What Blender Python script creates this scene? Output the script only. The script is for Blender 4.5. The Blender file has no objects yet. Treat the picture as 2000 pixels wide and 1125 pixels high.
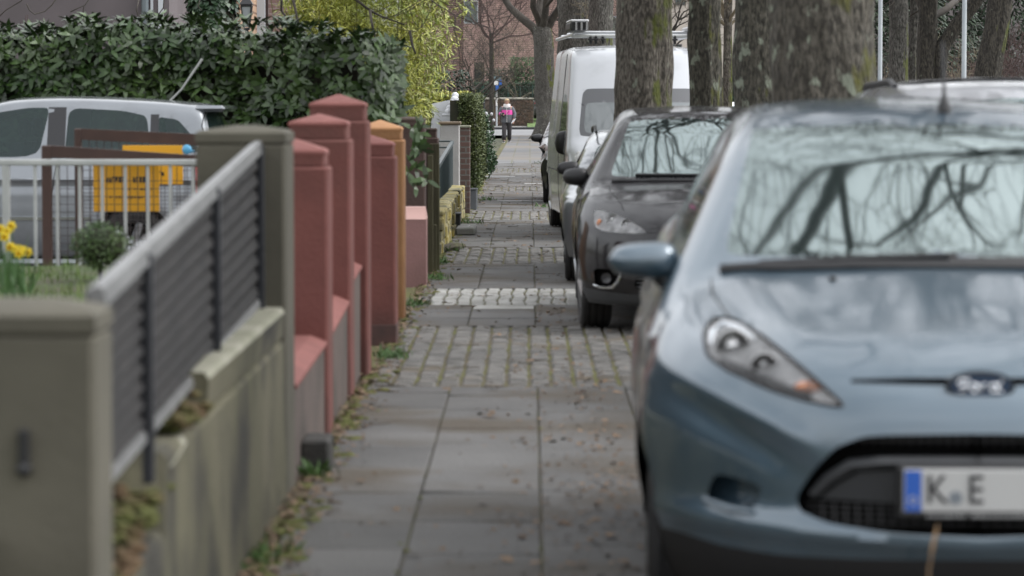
import bpy, math, random
import numpy as np
from mathutils import Vector, Matrix, noise as mnoise
R = math.radians
rnd = random.Random(11)
scene = bpy.context.scene
COL = scene.collection
F_PX, CAM_H, HOR, VPX = 6000.0, 1.5, 200.0, 1035.0
PITCH = math.atan((562.5-HOR)/F_PX); YAW = math.atan((VPX-1000)/F_PX)

def at(px, py, Y):
    """world point that a photo measurement (px, py) has at distance Y down the street"""
    u = (px-1000)/F_PX; v = (562.5-py)/F_PX
    x, y, z = u, math.cos(PITCH)+v*math.sin(PITCH), -math.sin(PITCH)+v*math.cos(PITCH)
    c, s = math.cos(YAW), math.sin(YAW)
    x, y = x*c-y*s, x*s+y*c
    k = Y/y
    return Vector((x*k, Y, CAM_H+z*k))

# ---------------------------------------------------------------- materials
def nn(nt, t, **kw):
    n = nt.nodes.new(t)
    for k, v in kw.items(): setattr(n, k, v)
    return n
def newmat(name):
    m = bpy.data.materials.new(name); m.use_nodes = True
    nt = m.node_tree; b = nt.nodes['Principled BSDF']
    return m, nt, b
def c4(c): return (c[0], c[1], c[2], 1)
def noise_fac(nt, co, scale, detail=4, lo=.35, hi=.65, stretch=None):
    if stretch:
        mp = nn(nt, 'ShaderNodeMapping'); mp.inputs['Scale'].default_value = stretch
        nt.links.new(co, mp.inputs[0]); co = mp.outputs[0]
    n = nn(nt, 'ShaderNodeTexNoise'); n.inputs['Scale'].default_value = scale; n.inputs['Detail'].default_value = detail
    nt.links.new(co, n.inputs['Vector'])
    r = nn(nt, 'ShaderNodeMapRange'); r.inputs[1].default_value = lo; r.inputs[2].default_value = hi
    nt.links.new(n.outputs['Fac'], r.inputs[0])
    return r.outputs[0]
def mixc(nt, fac, a, b):
    m = nn(nt, 'ShaderNodeMix', data_type='RGBA')
    if isinstance(fac, (int, float)): m.inputs[0].default_value = fac
    else: nt.links.new(fac, m.inputs[0])
    for s, v in ((6, a), (7, b)):
        if isinstance(v, (tuple, list)): m.inputs[s].default_value = c4(v)
        else: nt.links.new(v, m.inputs[s])
    return m.outputs[2]
def math_(nt, op, a, b=None):
    m = nn(nt, 'ShaderNodeMath', operation=op, use_clamp=False)
    for i, v in enumerate((a, b)):
        if v is None: continue
        if isinstance(v, (int, float)): m.inputs[i].default_value = v
        else: nt.links.new(v, m.inputs[i])
    return m.outputs[0]
def M(name, col, rough=.6, metal=0, coat=0, col2=None, scale=4, lo=.35, hi=.65, bump=0, bscale=40, island=0, ior=None, stretch=None, coatrough=.03, dirt=None, dscale=2.0, dlo=.55, dhi=.7, trans=0, sub=None):
    m, nt, b = newmat(name)
    tc = nn(nt, 'ShaderNodeTexCoord').outputs['Object']
    c = tuple(col)
    if col2: c = mixc(nt, noise_fac(nt, tc, scale, 5, lo, hi, stretch), col, col2)
    if dirt: c = mixc(nt, noise_fac(nt, tc, dscale, 6, dlo, dhi), c, dirt)
    if island:
        g = nn(nt, 'ShaderNodeNewGeometry').outputs['Random Per Island']
        r = nn(nt, 'ShaderNodeMapRange'); r.inputs[3].default_value = 1-island; r.inputs[4].default_value = 1+island
        nt.links.new(g, r.inputs[0])
        v = nn(nt, 'ShaderNodeVectorMath', operation='SCALE')
        if isinstance(c, tuple): v.inputs[0].default_value = c
        else: nt.links.new(c, v.inputs[0])
        nt.links.new(r.outputs[0], v.inputs['Scale']); c = v.outputs[0]
    if isinstance(c, tuple): b.inputs['Base Color'].default_value = c4(c)
    else: nt.links.new(c, b.inputs['Base Color'])
    b.inputs['Roughness'].default_value = rough; b.inputs['Metallic'].default_value = metal
    b.inputs['Coat Weight'].default_value = coat; b.inputs['Coat Roughness'].default_value = coatrough
    if ior: b.inputs['IOR'].default_value = ior
    if trans: b.inputs['Transmission Weight'].default_value = trans
    if bump:
        n = nn(nt, 'ShaderNodeTexNoise'); n.inputs['Scale'].default_value = bscale; n.inputs['Detail'].default_value = 6
        if stretch:
            mp = nn(nt, 'ShaderNodeMapping'); mp.inputs['Scale'].default_value = stretch
            nt.links.new(tc, mp.inputs[0]); nt.links.new(mp.outputs[0], n.inputs['Vector'])
        else: nt.links.new(tc, n.inputs['Vector'])
        bp = nn(nt, 'ShaderNodeBump'); bp.inputs['Strength'].default_value = bump; bp.inputs['Distance'].default_value = .02
        nt.links.new(n.outputs['Fac'], bp.inputs['Height']); nt.links.new(bp.outputs[0], b.inputs['Normal'])
    return m
def bark(name, c1, c2, moss=(.05,.06,.008), lichen=(.2,.22,.17), mossamt=.5, mossdir=(1,0,.2), liche=.5):
    m, nt, b = newmat(name)
    tc = nn(nt, 'ShaderNodeTexCoord').outputs['Object']
    f1 = noise_fac(nt, tc, 9, 8, .3, .7, (1,1,.5))
    c = mixc(nt, f1, c1, c2)
    f2 = noise_fac(nt, tc, 42, 12, .40, .60, (1,1,.4))       # fissures between the plates of bark
    c = mixc(nt, f2, tuple(v*.55 for v in c1), c)
    c = mixc(nt, noise_fac(nt, tc, 3.2, 5, .45, .62), c, mixc(nt, f2, tuple(v*.6 for v in c1), tuple(v*.72 for v in c2)))
    fl = noise_fac(nt, tc, 10, 5, .70-.12*liche, .76-.1*liche, (1,1,.7))
    c = mixc(nt, fl, c, lichen)
    geo = nn(nt, 'ShaderNodeNewGeometry')
    dp = nn(nt, 'ShaderNodeVectorMath', operation='DOT_PRODUCT'); dp.inputs[1].default_value = mossdir
    nt.links.new(geo.outputs['Normal'], dp.inputs[0])
    nz = nn(nt, 'ShaderNodeTexNoise'); nz.inputs['Scale'].default_value = 2.2; nz.inputs['Detail'].default_value = 6
    nt.links.new(tc, nz.inputs['Vector'])
    s = math_(nt, 'ADD', math_(nt, 'MULTIPLY', dp.outputs['Value'], .35), math_(nt, 'MULTIPLY', nz.outputs['Fac'], 1.3))
    r = nn(nt, 'ShaderNodeMapRange'); r.inputs[1].default_value = 1.12-.35*mossamt; r.inputs[2].default_value = 1.22-.35*mossamt
    nt.links.new(s, r.inputs[0])
    mossc = mixc(nt, noise_fac(nt, tc, 25, 3), moss, (moss[0]*1.5, moss[1]*1.4, moss[2]*1.2))
    c = mixc(nt, r.outputs[0], c, mossc)
    nt.links.new(c, b.inputs['Base Color']); b.inputs['Roughness'].default_value = .9
    mp = nn(nt, 'ShaderNodeMapping'); mp.inputs['Scale'].default_value = (1,1,.35); nt.links.new(tc, mp.inputs[0])
    vo = nn(nt, 'ShaderNodeTexNoise'); vo.inputs['Scale'].default_value = 34; vo.inputs['Detail'].default_value = 8
    nt.links.new(mp.outputs[0], vo.inputs['Vector'])
    bp = nn(nt, 'ShaderNodeBump'); bp.inputs['Strength'].default_value = .9; bp.inputs['Distance'].default_value = .04
    nt.links.new(vo.outputs['Fac'], bp.inputs['Height']); nt.links.new(bp.outputs[0], b.inputs['Normal'])
    return m
def brickmat(name, c1, c2, mortar, w=.24, h=.075, ax=('X','Z'), mort=.012, rough=.85):
    m, nt, b = newmat(name)
    tc = nn(nt, 'ShaderNodeTexCoord').outputs['Object']
    sp = nn(nt, 'ShaderNodeSeparateXYZ'); nt.links.new(tc, sp.inputs[0])
    cb = nn(nt, 'ShaderNodeCombineXYZ')
    nt.links.new(sp.outputs[ax[0]], cb.inputs[0]); nt.links.new(sp.outputs[ax[1]], cb.inputs[1])
    br = nn(nt, 'ShaderNodeTexBrick'); nt.links.new(cb.outputs[0], br.inputs['Vector'])
    br.inputs['Color1'].default_value = c4(c1); br.inputs['Color2'].default_value = c4(c2); br.inputs['Mortar'].default_value = c4(mortar)
    br.inputs['Scale'].default_value = 1; br.inputs['Brick Width'].default_value = w; br.inputs['Row Height'].default_value = h
    br.inputs['Mortar Size'].default_value = mort; br.inputs['Mortar Smooth'].default_value = .3
    c = mixc(nt, noise_fac(nt, tc, 1.5, 5, .4, .75), br.outputs['Color'], tuple(v*.7 for v in c2))
    nt.links.new(c, b.inputs['Base Color']); b.inputs['Roughness'].default_value = rough
    bp = nn(nt, 'ShaderNodeBump'); bp.inputs['Strength'].default_value = .5; bp.inputs['Distance'].default_value = -.01
    nt.links.new(br.outputs['Fac'], bp.inputs['Height']); nt.links.new(bp.outputs[0], b.inputs['Normal'])
    return m
def paint(name, col, metal=.6, rough=.32, coat=1.0, cior=1.5):
    m, nt, b = newmat(name); b.inputs['Coat IOR'].default_value = cior
    tc = nn(nt, 'ShaderNodeTexCoord').outputs['Object']
    c = mixc(nt, noise_fac(nt, tc, 3.5, 7, .5, .8), col, tuple(v*.8+.01 for v in col))   # road film
    nt.links.new(c, b.inputs['Base Color']); b.inputs['Metallic'].default_value = metal
    b.inputs['Roughness'].default_value = rough; b.inputs['Coat Weight'].default_value = coat
    rr = nn(nt, 'ShaderNodeMapRange'); rr.inputs[3].default_value = .03; rr.inputs[4].default_value = .14
    n = nn(nt, 'ShaderNodeTexNoise'); n.inputs['Scale'].default_value = 9; n.inputs['Detail'].default_value = 8
    nt.links.new(tc, n.inputs['Vector']); nt.links.new(n.outputs['Fac'], rr.inputs[0])
    nt.links.new(rr.outputs[0], b.inputs['Coat Roughness'])
    return m

# ---------------------------------------------------------------- mesh builder
class MB:
    def __init__(s): s.v = []; s.f = []; s.mi = []
    def add(s, vs, fs, mi=0):
        o = len(s.v); s.v += [tuple(v) for v in vs]; s.f += [tuple(i+o for i in f) for f in fs]; s.mi += [mi]*len(fs); return s
    def box(s, x0, x1, y0, y1, z0, z1, mi=0, b=0, top=0):
        """box with bevelled edges (b) and an optional narrower top (top)"""
        if b <= 0:
            vs = [(x0,y0,z0),(x1,y0,z0),(x1,y1,z0),(x0,y1,z0),(x0+top,y0+top,z1),(x1-top,y0+top,z1),(x1-top,y1-top,z1),(x0+top,y1-top,z1)]
            return s.add(vs, [(3,2,1,0),(4,5,6,7),(0,1,5,4),(1,2,6,5),(2,3,7,6),(3,0,4,7)], mi)
        rings = []
        for z, i in ((z0,b),(z0+b,0),(z1-b,0),(z1,b)):
            xa, xb, ya, yb = x0+i, x1-i, y0+i, y1-i
            q = b if i == 0 else b*.5
            rings.append([(xa+q,ya,z),(xb-q,ya,z),(xb,ya+q,z),(xb,yb-q,z),(xb-q,yb,z),(xa+q,yb,z),(xa,yb-q,z),(xa,ya+q,z)])
        return s.loft(rings, mi=mi, cap=True)
    def loft(s, rings, closed=True, cap=False, mi=0):
        n = len(rings[0]); vs = [p for r in rings for p in r]; fs = []
        for i in range(len(rings)-1):
            for j in range(n if closed else n-1):
                k = (j+1) % n
                fs.append((i*n+j, i*n+k, (i+1)*n+k, (i+1)*n+j))
        if cap:
            fs.append(tuple(reversed(range(n)))); fs.append(tuple(range((len(rings)-1)*n, len(rings)*n)))
        return s.add(vs, fs, mi)
    def tube(s, pts, rad, n=6, mi=0, cap=True):
        pts = [Vector(p) for p in pts]
        if isinstance(rad, (int, float)): rad = [rad]*len(pts)
        rings = []; a = None
        for i, p in enumerate(pts):
            t = (pts[min(i+1, len(pts)-1)]-pts[max(i-1, 0)])
            if t.length < 1e-9: t = Vector((0,0,1))
            t.normalize()
            if a is None: a = t.orthogonal().normalized()
            a = (a-t*a.dot(t))
            if a.length < 1e-6: a = t.orthogonal()
            a.normalize(); b = t.cross(a)
            rings.append([p+(a*math.cos(2*math.pi*k/n)+b*math.sin(2*math.pi*k/n))*rad[i] for k in range(n)])
        return s.loft(rings, cap=cap, mi=mi)
    def lathe(s, prof, n=24, ax='z', c=(0,0,0), mi=0, close=False):
        rings = []
        for r, h in prof:
            ring = []
            for k in range(n):
                t = 2*math.pi*k/n; a, b = r*math.cos(t), r*math.sin(t)
                p = {'z': (a,b,h), 'x': (h,a,b), 'y': (b,h,a)}[ax]
                ring.append((p[0]+c[0], p[1]+c[1], p[2]+c[2]))
            rings.append(ring)
        return s.loft(rings, cap=close, mi=mi)
    def ball(s, c, r, n=12, mi=0):
        r = (r,r,r) if isinstance(r, (int, float)) else r
        rings = []
        for i in range(n//2+1):
            ph = -math.pi/2+math.pi*i/(n//2); q = max(math.cos(ph), 1e-3)
            rings.append([(c[0]+r[0]*q*math.cos(2*math.pi*k/n), c[1]+r[1]*q*math.sin(2*math.pi*k/n), c[2]+r[2]*math.sin(ph)) for k in range(n)])
        return s.loft(rings, mi=mi)
    def prism(s, poly, d0, d1, plane='xz', mi=0):
        def P(a, b, d): return {'xz': (a,d,b), 'yz': (d,a,b), 'xy': (a,b,d)}[plane]
        n = len(poly); vs = [P(a,b,d0) for a,b in poly]+[P(a,b,d1) for a,b in poly]
        fs = [tuple(range(n)), tuple(reversed(range(n,2*n)))]+[(i, i+n, (i+1)%n+n, (i+1)%n) for i in range(n)]
        return s.add(vs, fs, mi)
    def leaf(s, p, d, up, L, w, curl=.15, mi=0):
        d = d.normalized(); sd = d.cross(up)
        if sd.length < 1e-4: sd = d.orthogonal()
        sd.normalize(); nrm = sd.cross(d)
        a = p; m1 = p+d*L*.35; m2 = p+d*L*.7-nrm*L*curl*.5; t = p+d*L-nrm*L*curl
        vs = [a, m1+sd*w*.5+nrm*w*.12, m1-sd*w*.5+nrm*w*.12, m2+sd*w*.4, m2-sd*w*.4, t]
        return s.add(vs, [(0,2,1),(1,2,4,3),(3,4,5)], mi)
    def mesh(s, name, mats, smooth=30):
        me = bpy.data.meshes.new(name); me.from_pydata(s.v, [], s.f)
        for m in (mats if isinstance(mats, (list, tuple)) else [mats]): me.materials.append(m)
        if any(s.mi): me.polygons.foreach_set('material_index', s.mi)
        if smooth:
            me.polygons.foreach_set('use_smooth', [True]*len(me.polygons))
            if smooth < 180: me.set_sharp_from_angle(angle=R(smooth))
        me.update(); return me
    def build(s, name, mats, parent=None, smooth=30, loc=None, fix=False):
        me = s.mesh(name, mats, smooth)
        if fix:
            import bmesh
            bm = bmesh.new(); bm.from_mesh(me); bmesh.ops.recalc_face_normals(bm, faces=bm.faces); bm.to_mesh(me); bm.free()
        return link(name, me, parent, loc)
def link(name, me, parent=None, loc=None, rot=None):
    o = bpy.data.objects.new(name, me); COL.objects.link(o)
    if parent: o.parent = parent
    if loc is not None: o.location = loc
    if rot is not None: o.rotation_euler = rot
    return o
def tag(o, label=None, cat=None, group=None, kind=None):
    if label: o['label'] = label
    if cat: o['category'] = cat
    if group: o['group'] = group
    if kind: o['kind'] = kind
    return o
def thing(name, label, cat, loc=(0,0,0), rz=0, group=None):
    o = bpy.data.objects.new(name, None); o.empty_display_size = .2; COL.objects.link(o)
    o.location = loc; o.rotation_euler = (0,0,rz)
    return tag(o, label, cat, group)
def copy_tree(o, parent=None):
    c = o.copy(); COL.objects.link(c); c.parent = parent
    for ch in list(o.children): copy_tree(ch, c)
    return c
def text_mesh(txt, size, depth=.002):
    cu = bpy.data.curves.new('lettering', 'FONT'); cu.body = txt; cu.size = size; cu.extrude = depth; cu.align_x = 'CENTER'; cu.align_y = 'CENTER'
    o = bpy.data.objects.new('lettering', cu); COL.objects.link(o)
    bpy.context.view_layer.update()
    me = bpy.data.meshes.new_from_object(o.evaluated_get(bpy.context.evaluated_depsgraph_get()))
    bpy.data.objects.remove(o); bpy.data.curves.remove(cu)
    return me
# ---------------------------------------------------------------- vehicles: a smooth solid per car, cut into panels
def smin(a, b, k):
    h = np.clip(.5+.5*(b-a)/k, 0, 1); return b+(a-b)*h-k*h*(1-h)
def smax(a, b, k): return -smin(-a, -b, k)
def curve(pts, sig=.05):
    xs = np.array([p[0] for p in pts], float); ys = np.array([p[1] for p in pts], float)
    g = np.linspace(xs[0]-1, xs[-1]+1, 3000); v = np.interp(g, xs, ys)
    st = g[1]-g[0]; n = max(1, int(3*sig/st)); k = np.exp(-.5*(np.arange(-n, n+1)*st/sig)**2); k /= k.sum()
    v = np.convolve(np.pad(v, n, mode='edge'), k, 'valid')
    return lambda q: np.interp(q, g, v)
def poly_sd(q, poly):
    P = np.array(poly, float); n = len(P); d = np.full(len(q), 1e9); ins = np.zeros(len(q), bool); near = np.zeros((len(q), 2))
    for i in range(n):
        a, b = P[i], P[(i+1) % n]; e = b-a; w = q-a
        t = np.clip((w@e)/max(e@e, 1e-12), 0, 1); c = a+t[:, None]*e; dd = np.hypot(*(q-c).T)
        m = dd < d; d[m] = dd[m]; near[m] = c[m]
        c1 = (a[1] <= q[:, 1]) & (b[1] > q[:, 1]) | (b[1] <= q[:, 1]) & (a[1] > q[:, 1])
        with np.errstate(divide='ignore', invalid='ignore'):
            xi = a[0]+(q[:, 1]-a[1])/(b[1]-a[1] if b[1] != a[1] else 1e-9)*e[0]
        ins ^= c1 & (q[:, 0] < xi)
    return np.where(ins, -d, d), near
def rpoly(pts, n=4, r=.25):
    """round the corners of an outline"""
    P = [np.array(p, float) for p in pts]; out = []
    for i in range(len(P)):
        a, b, c = P[i-1], P[i], P[(i+1) % len(P)]
        p0 = b+(a-b)*r; p1 = b+(c-b)*r
        for k in range(n+1):
            t = k/n; out.append(tuple((1-t)**2*p0+2*t*(1-t)*b+t*t*p1))
    return out
def circ(cy, cz, r, n=28): return [(cy+r*math.cos(2*math.pi*k/n), cz+r*math.sin(2*math.pi*k/n)) for k in range(n)]

class Body:
    PL = {'xz': (0, 2), 'yz': (1, 2), 'xy': (0, 1)}
    def __init__(s, **P):
        D = dict(L=4.0, w=.86, zb=.2, kf=.4, pf=3, kr=.25, pr=3, tf=.06, tr=.08, crown=.05, flare=.018, wr=.31, wy=(.78, 3.27),
                 front=[(.15,.1),(.35,.02),(.5,0),(.65,.02),(.75,.06),(.9,.2)], rear=[(.2,.08),(.4,.02),(.6,.0),(.8,.05),(1.1,.14)],
                 sec=[(.2,.05),(.35,.01),(.5,0),(.7,.005),(.85,.03),(1.05,.08)],
                 belt=[(0,.74),(.1,.79),(.5,.9),(1.0,1.0),(1.3,1.0),(4.,1.05)],
                 ws=((1.0,1.0),(1.95,1.42)), kx=.22, rw=((3.95,1.0),(3.5,1.42)), side=(.80,.58), zs=(.95,1.45),
                 roof=[(1.5,1.38),(2.1,1.47),(2.8,1.47),(3.7,1.4)], rcrown=.09, res=.05, fine=None, ridge=0)
        D.update(P); s.P = D
        s.cf, s.cr, s.cs = curve(D['front'], .05), curve(D['rear'], .06), curve(D['sec'], .06)
        s.cb, s.cro = curve(D['belt'], .07), curve(D['roof'], .12)
        s.make()
    def F(s, p):
        P = s.P; x, y, z = np.abs(p[:, 0]), p[:, 1], p[:, 2]; w, L = P['w'], P['L']
        xn = np.clip(x/w, 0, 1.2)
        fy = s.cf(z)+P['kf']*xn**P['pf']
        for (ra, rz, rs, rw_, x0, x1) in P.get('creases', ()):      # pressed lines across the nose
            fy = fy-ra*np.exp(-((z-rz-rs*x)/rw_)**2)*np.clip((x-x0)/.12, 0, 1)*np.clip((x1-x)/.1, 0, 1)
        a = (fy-y)*.9
        b = (y-(L-s.cr(z)-P['kr']*xn**P['pr']))*.95
        r1 = np.minimum(np.hypot(y-P['wy'][0], z-P['wr']), np.hypot(y-P['wy'][1], z-P['wr']))
        W = w-s.cs(z)-P['tf']*np.clip(1-y/.9, 0, 1)**2-P['tr']*np.clip(1-(L-y)/.9, 0, 1)**2+P['flare']*np.exp(-((r1-P['wr']-.06)/.09)**2)
        W = W+.006*np.exp(-((z-.74)/.03)**2)
        c = x-W
        top = s.cb(y)-P['crown']*xn**2.2*np.clip(1.5-y/2.5, .2, 1)
        if P['ridge']:
            top = top+P['ridge']*np.exp(-((x-(.40+.16*np.clip(y, 0, 1.1)))/.07)**2)*np.clip(y*3, 0, 1)
        d = (z-top)*.95
        e = P['zb']-z
        low = smax(smax(smax(smax(a, c, .12), b, .12), d, .07), e, .05)
        (y0, z0), (y1, z1) = P['ws']; sl = (y1-y0)/(z1-z0)
        g1 = (y0+(z-z0)*sl+P['kx']*x*x-y)/math.hypot(1, sl)
        (y2, z2), (y3, z3) = P['rw']; sr = (y3-y2)/(z3-z2)
        g2 = (y-(y2+(z-z2)*sr-.2*x*x))/math.hypot(1, sr)
        q = (z-P['zs'][0])/(P['zs'][1]-P['zs'][0])
        g3 = x-(P['side'][0]+(P['side'][1]-P['side'][0])*q-.03*np.clip((y-2.4)/1.4, 0, 1)**2)
        g4 = z-s.cro(y)+P['rcrown']*x*x
        up = np.maximum(smax(smax(smax(g1, g2, .05), g3, .07), g4, .09), (P['zs'][0]-.14-z))
        return smin(low, up, .035)
    def proj(s, q):
        P = s.P
        sp = np.zeros_like(q); sp[:, 1] = np.clip(q[:, 1], 1.35, P['L']-1.1); sp[:, 2] = .68
        d = q-sp; lo = np.zeros(len(q)); hi = np.full(len(q), 1.6)
        for _ in range(26):
            m = (lo+hi)/2; ins = s.F(sp+d*m[:, None]) < 0
            lo = np.where(ins, m, lo); hi = np.where(ins, hi, m)
        return sp+d*((lo+hi)/2)[:, None]
    def make(s):
        P = s.P; h = P['res']; f = P['fine'] or h; L, w = P['L'], P['w']+.02
        zt = max(v[1] for v in P['roof'])+.02
        xs = np.linspace(-w, w, int(2*w/(f))+1); zs = np.linspace(P['zb']-.02, zt, int((zt-P['zb'])/f)+1)
        yf = P.get('yf', 1.2); ya = np.linspace(-.02, yf, int(yf/f)+1); yb = np.linspace(yf, L+.02, int((L-yf)/h)+1)[1:]
        ys = np.concatenate([ya, yb]); nx, ny, nz = len(xs), len(ys), len(zs)
        idx = {}; pts = []
        def vid(i, j, k):
            key = (i*ny+j)*nz+k
            r = idx.get(key)
            if r is None: r = idx[key] = len(pts); pts.append((xs[i], ys[j], zs[k]))
            return r
        fs = []
        for i in range(nx-1):
            for k in range(nz-1):
                fs.append((vid(i,0,k), vid(i+1,0,k), vid(i+1,0,k+1), vid(i,0,k+1)))
                fs.append((vid(i,ny-1,k+1), vid(i+1,ny-1,k+1), vid(i+1,ny-1,k), vid(i,ny-1,k)))
            for j in range(ny-1):
                fs.append((vid(i,j,nz-1), vid(i+1,j,nz-1), vid(i+1,j+1,nz-1), vid(i,j+1,nz-1)))
                fs.append((vid(i,j+1,0), vid(i+1,j+1,0), vid(i+1,j,0), vid(i,j,0)))
        for j in range(ny-1):
            for k in range(nz-1):
                fs.append((vid(0,j+1,k), vid(0,j,k), vid(0,j,k+1), vid(0,j+1,k+1)))
                fs.append((vid(nx-1,j,k), vid(nx-1,j+1,k), vid(nx-1,j+1,k+1), vid(nx-1,j,k+1)))
        s.v = s.proj(np.array(pts)); s.f = np.array(fs); s.regions = []; s.h = f
    def cut(s, name, plane, poly, cond, mirror=True):
        a, b = s.PL[plane]; v = s.v
        for _ in range(2):
            q = v[:, [a, b]].copy()
            if mirror and a == 0: q[:, 0] = np.abs(q[:, 0])
            d, near = poly_sd(q, poly); ok = cond(v) & (np.abs(d) < s.h*.85)
            mv = near-q; sg = np.where(v[:, 0] < 0, -1, 1) if (mirror and a == 0) else 1
            v[ok, a] += (mv[:, 0]*sg)[ok]; v[ok, b] += mv[:, 1][ok]
            # settle back onto the surface without leaving the outline: move along the third axis
            t = 3-a-b
            if ok.any():
                p = v[ok]; eps = 1e-4
                for _ in range(4):
                    f0 = s.F(p); p2 = p.copy(); p2[:, t] += eps; g = (s.F(p2)-f0)/eps
                    st = np.clip(-f0/np.where(np.abs(g) < .12, .12*np.sign(g+1e-9), g), -.02, .02); p[:, t] += st
                v[ok] = p
        s.regions.append((name, plane, poly, cond, mirror))
    def split(s):
        c = s.v[s.f].mean(1); lab = np.full(len(s.f), -1)
        for r, (name, plane, poly, cond, mirror) in enumerate(s.regions):
            a, b = s.PL[plane]; q = c[:, [a, b]].copy()
            if mirror and a == 0: q[:, 0] = np.abs(q[:, 0])
            d, _ = poly_sd(q, poly); lab[(d < 0) & cond(c) & (lab < 0)] = r
        out = {'body': s.sub(s.f[lab < 0])}
        for r, reg in enumerate(s.regions):
            for side, m in (('', np.ones(len(c), bool)),) if not reg[4] else (('_L', c[:, 0] < 0), ('_R', c[:, 0] >= 0)):
                k = (lab == r) & m
                if k.any():
                    key = reg[0]+side
                    while key in out: key += '#'
                    out[key] = s.sub(s.f[k])
        return out
    def sub(s, f):
        u, inv = np.unique(f, return_inverse=True)
        return s.v[u], inv.reshape(f.shape)
    def front_y(s, x, z):
        """y of the skin at (x, z) seen from the front"""
        lo, hi = -.1, 1.4
        ys = np.linspace(lo, hi, 400); p = np.stack([np.full(400, x), ys, np.full(400, z)], 1)
        i = np.argmax(s.F(p) < 0); return float(ys[i])
    def top_z(s, x, y):
        zs = np.linspace(1.9, .3, 400); p = np.stack([np.full(400, x), np.full(400, y), zs], 1)
        return float(zs[np.argmax(s.F(p) < 0)])
    def side_x(s, y, z, sg):
        xs = np.linspace(1.1, .2, 400); p = np.stack([sg*xs, np.full(400, y), np.full(400, z)], 1)
        return sg*float(xs[np.argmax(s.F(p) < 0)])
def np_mesh(name, v, f, mat, shift=(0,0,0), wall=None):
    v = np.asarray(v); mb = MB(); mb.v = [tuple(p) for p in v+np.array(shift)]; mb.f = [tuple(int(i) for i in q) for q in f]
    if wall is not None:      # close the gap between the moved panel and its opening
        cnt = {}
        for q in mb.f:
            for i in range(len(q)):
                e = (q[i], q[(i+1) % len(q)]); cnt[e] = cnt.get(e, 0)+1
        o = len(mb.v); mb.v += [tuple(p) for p in v]
        for (i, j) in list(cnt):
            if (j, i) not in cnt: mb.f.append((j, i, i+o, j+o))
    mb.mi = [0]*len(mb.f)
    return mb.mesh(name, mat, 42)

tyre_m = M('tyre_rubber', (.012,.012,.013), .75, bump=.15, bscale=60, col2=(.03,.028,.026), scale=6)
alloy_m = M('alloy', (.35,.36,.37), .3, .9)
dark_m = M('black_plastic', (.012,.012,.013), .45, bump=.05)
trim_m = M('grey_trim', (.05,.052,.055), .4)
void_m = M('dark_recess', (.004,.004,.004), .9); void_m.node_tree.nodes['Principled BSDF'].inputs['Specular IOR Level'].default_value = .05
chrome_m = M('chrome', (.7,.72,.74), .12, 1)
seam_m = M('panel_gap', (.004,.004,.005), .7)
amber_m = M('amber_lens', (.5,.17,.05), .15, coat=1)
red_m = M('red_lens', (.45,.02,.03), .15, coat=1)
mirror_m = M('mirror_glass', (.6,.65,.66), .03, 1)
plate_m = M('plate_white', (.42,.42,.41), .4); plateblue_m = M('plate_blue', (.02,.09,.38), .35); ink_m = M('plate_ink', (.015,.015,.018), .4)
def glass(name, col=(.012,.018,.018), ior=2.1, rough=.015):
    m, nt, b = newmat(name)
    tc = nn(nt, 'ShaderNodeTexCoord').outputs['Object']
    b.inputs['Base Color'].default_value = c4(col); b.inputs['IOR'].default_value = ior
    n = noise_fac(nt, tc, 2.0, 3, 0, 1); rr = nn(nt, 'ShaderNodeMapRange'); rr.inputs[3].default_value = rough; rr.inputs[4].default_value = rough+.05
    nt.links.new(n, rr.inputs[0]); nt.links.new(rr.outputs[0], b.inputs['Roughness'])
    # the faint waviness of laminated glass
    nz = nn(nt, 'ShaderNodeTexNoise'); nz.inputs['Scale'].default_value = 2.6; nz.inputs['Detail'].default_value = 1
    nt.links.new(tc, nz.inputs['Vector']); bp = nn(nt, 'ShaderNodeBump'); bp.inputs['Strength'].default_value = .04; bp.inputs['Distance'].default_value = .03
    nt.links.new(nz.outputs['Fac'], bp.inputs['Height']); nt.links.new(bp.outputs[0], b.inputs['Normal'])
    return m
glass_m = glass('window_glass', ior=3.5); glass_m.node_tree.nodes['Principled BSDF'].inputs['Specular Tint'].default_value = (.86,1,.98,1)
def see_through_glass():
    m = glass('tinted_glass', (.035,.06,.06), 1.6); nt = m.node_tree; b = nt.nodes['Principled BSDF']; out = nt.nodes['Material Output']
    t = nn(nt, 'ShaderNodeBsdfTransparent'); t.inputs[0].default_value = (.55,.68,.67,1)
    mx = nn(nt, 'ShaderNodeMixShader'); mx.inputs[0].default_value = .5
    nt.links.new(b.outputs[0], mx.inputs[1]); nt.links.new(t.outputs[0], mx.inputs[2]); nt.links.new(mx.outputs[0], out.inputs[0]); return m
teal_m = see_through_glass()
def clear_glass():
    m, nt, b = newmat('lamp_cover')
    nt.nodes.remove(b); out = nt.nodes['Material Output']
    t = nn(nt, 'ShaderNodeBsdfTransparent'); g = nn(nt, 'ShaderNodeBsdfGlossy'); g.inputs['Roughness'].default_value = .03
    fr = nn(nt, 'ShaderNodeFresnel'); fr.inputs[0].default_value = 1.7
    mx = nn(nt, 'ShaderNodeMixShader'); nt.links.new(fr.outputs[0], mx.inputs[0]); nt.links.new(t.outputs[0], mx.inputs[1]); nt.links.new(g.outputs[0], mx.inputs[2])
    nt.links.new(mx.outputs[0], out.inputs[0]); return m
cover_m = clear_glass()

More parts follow.
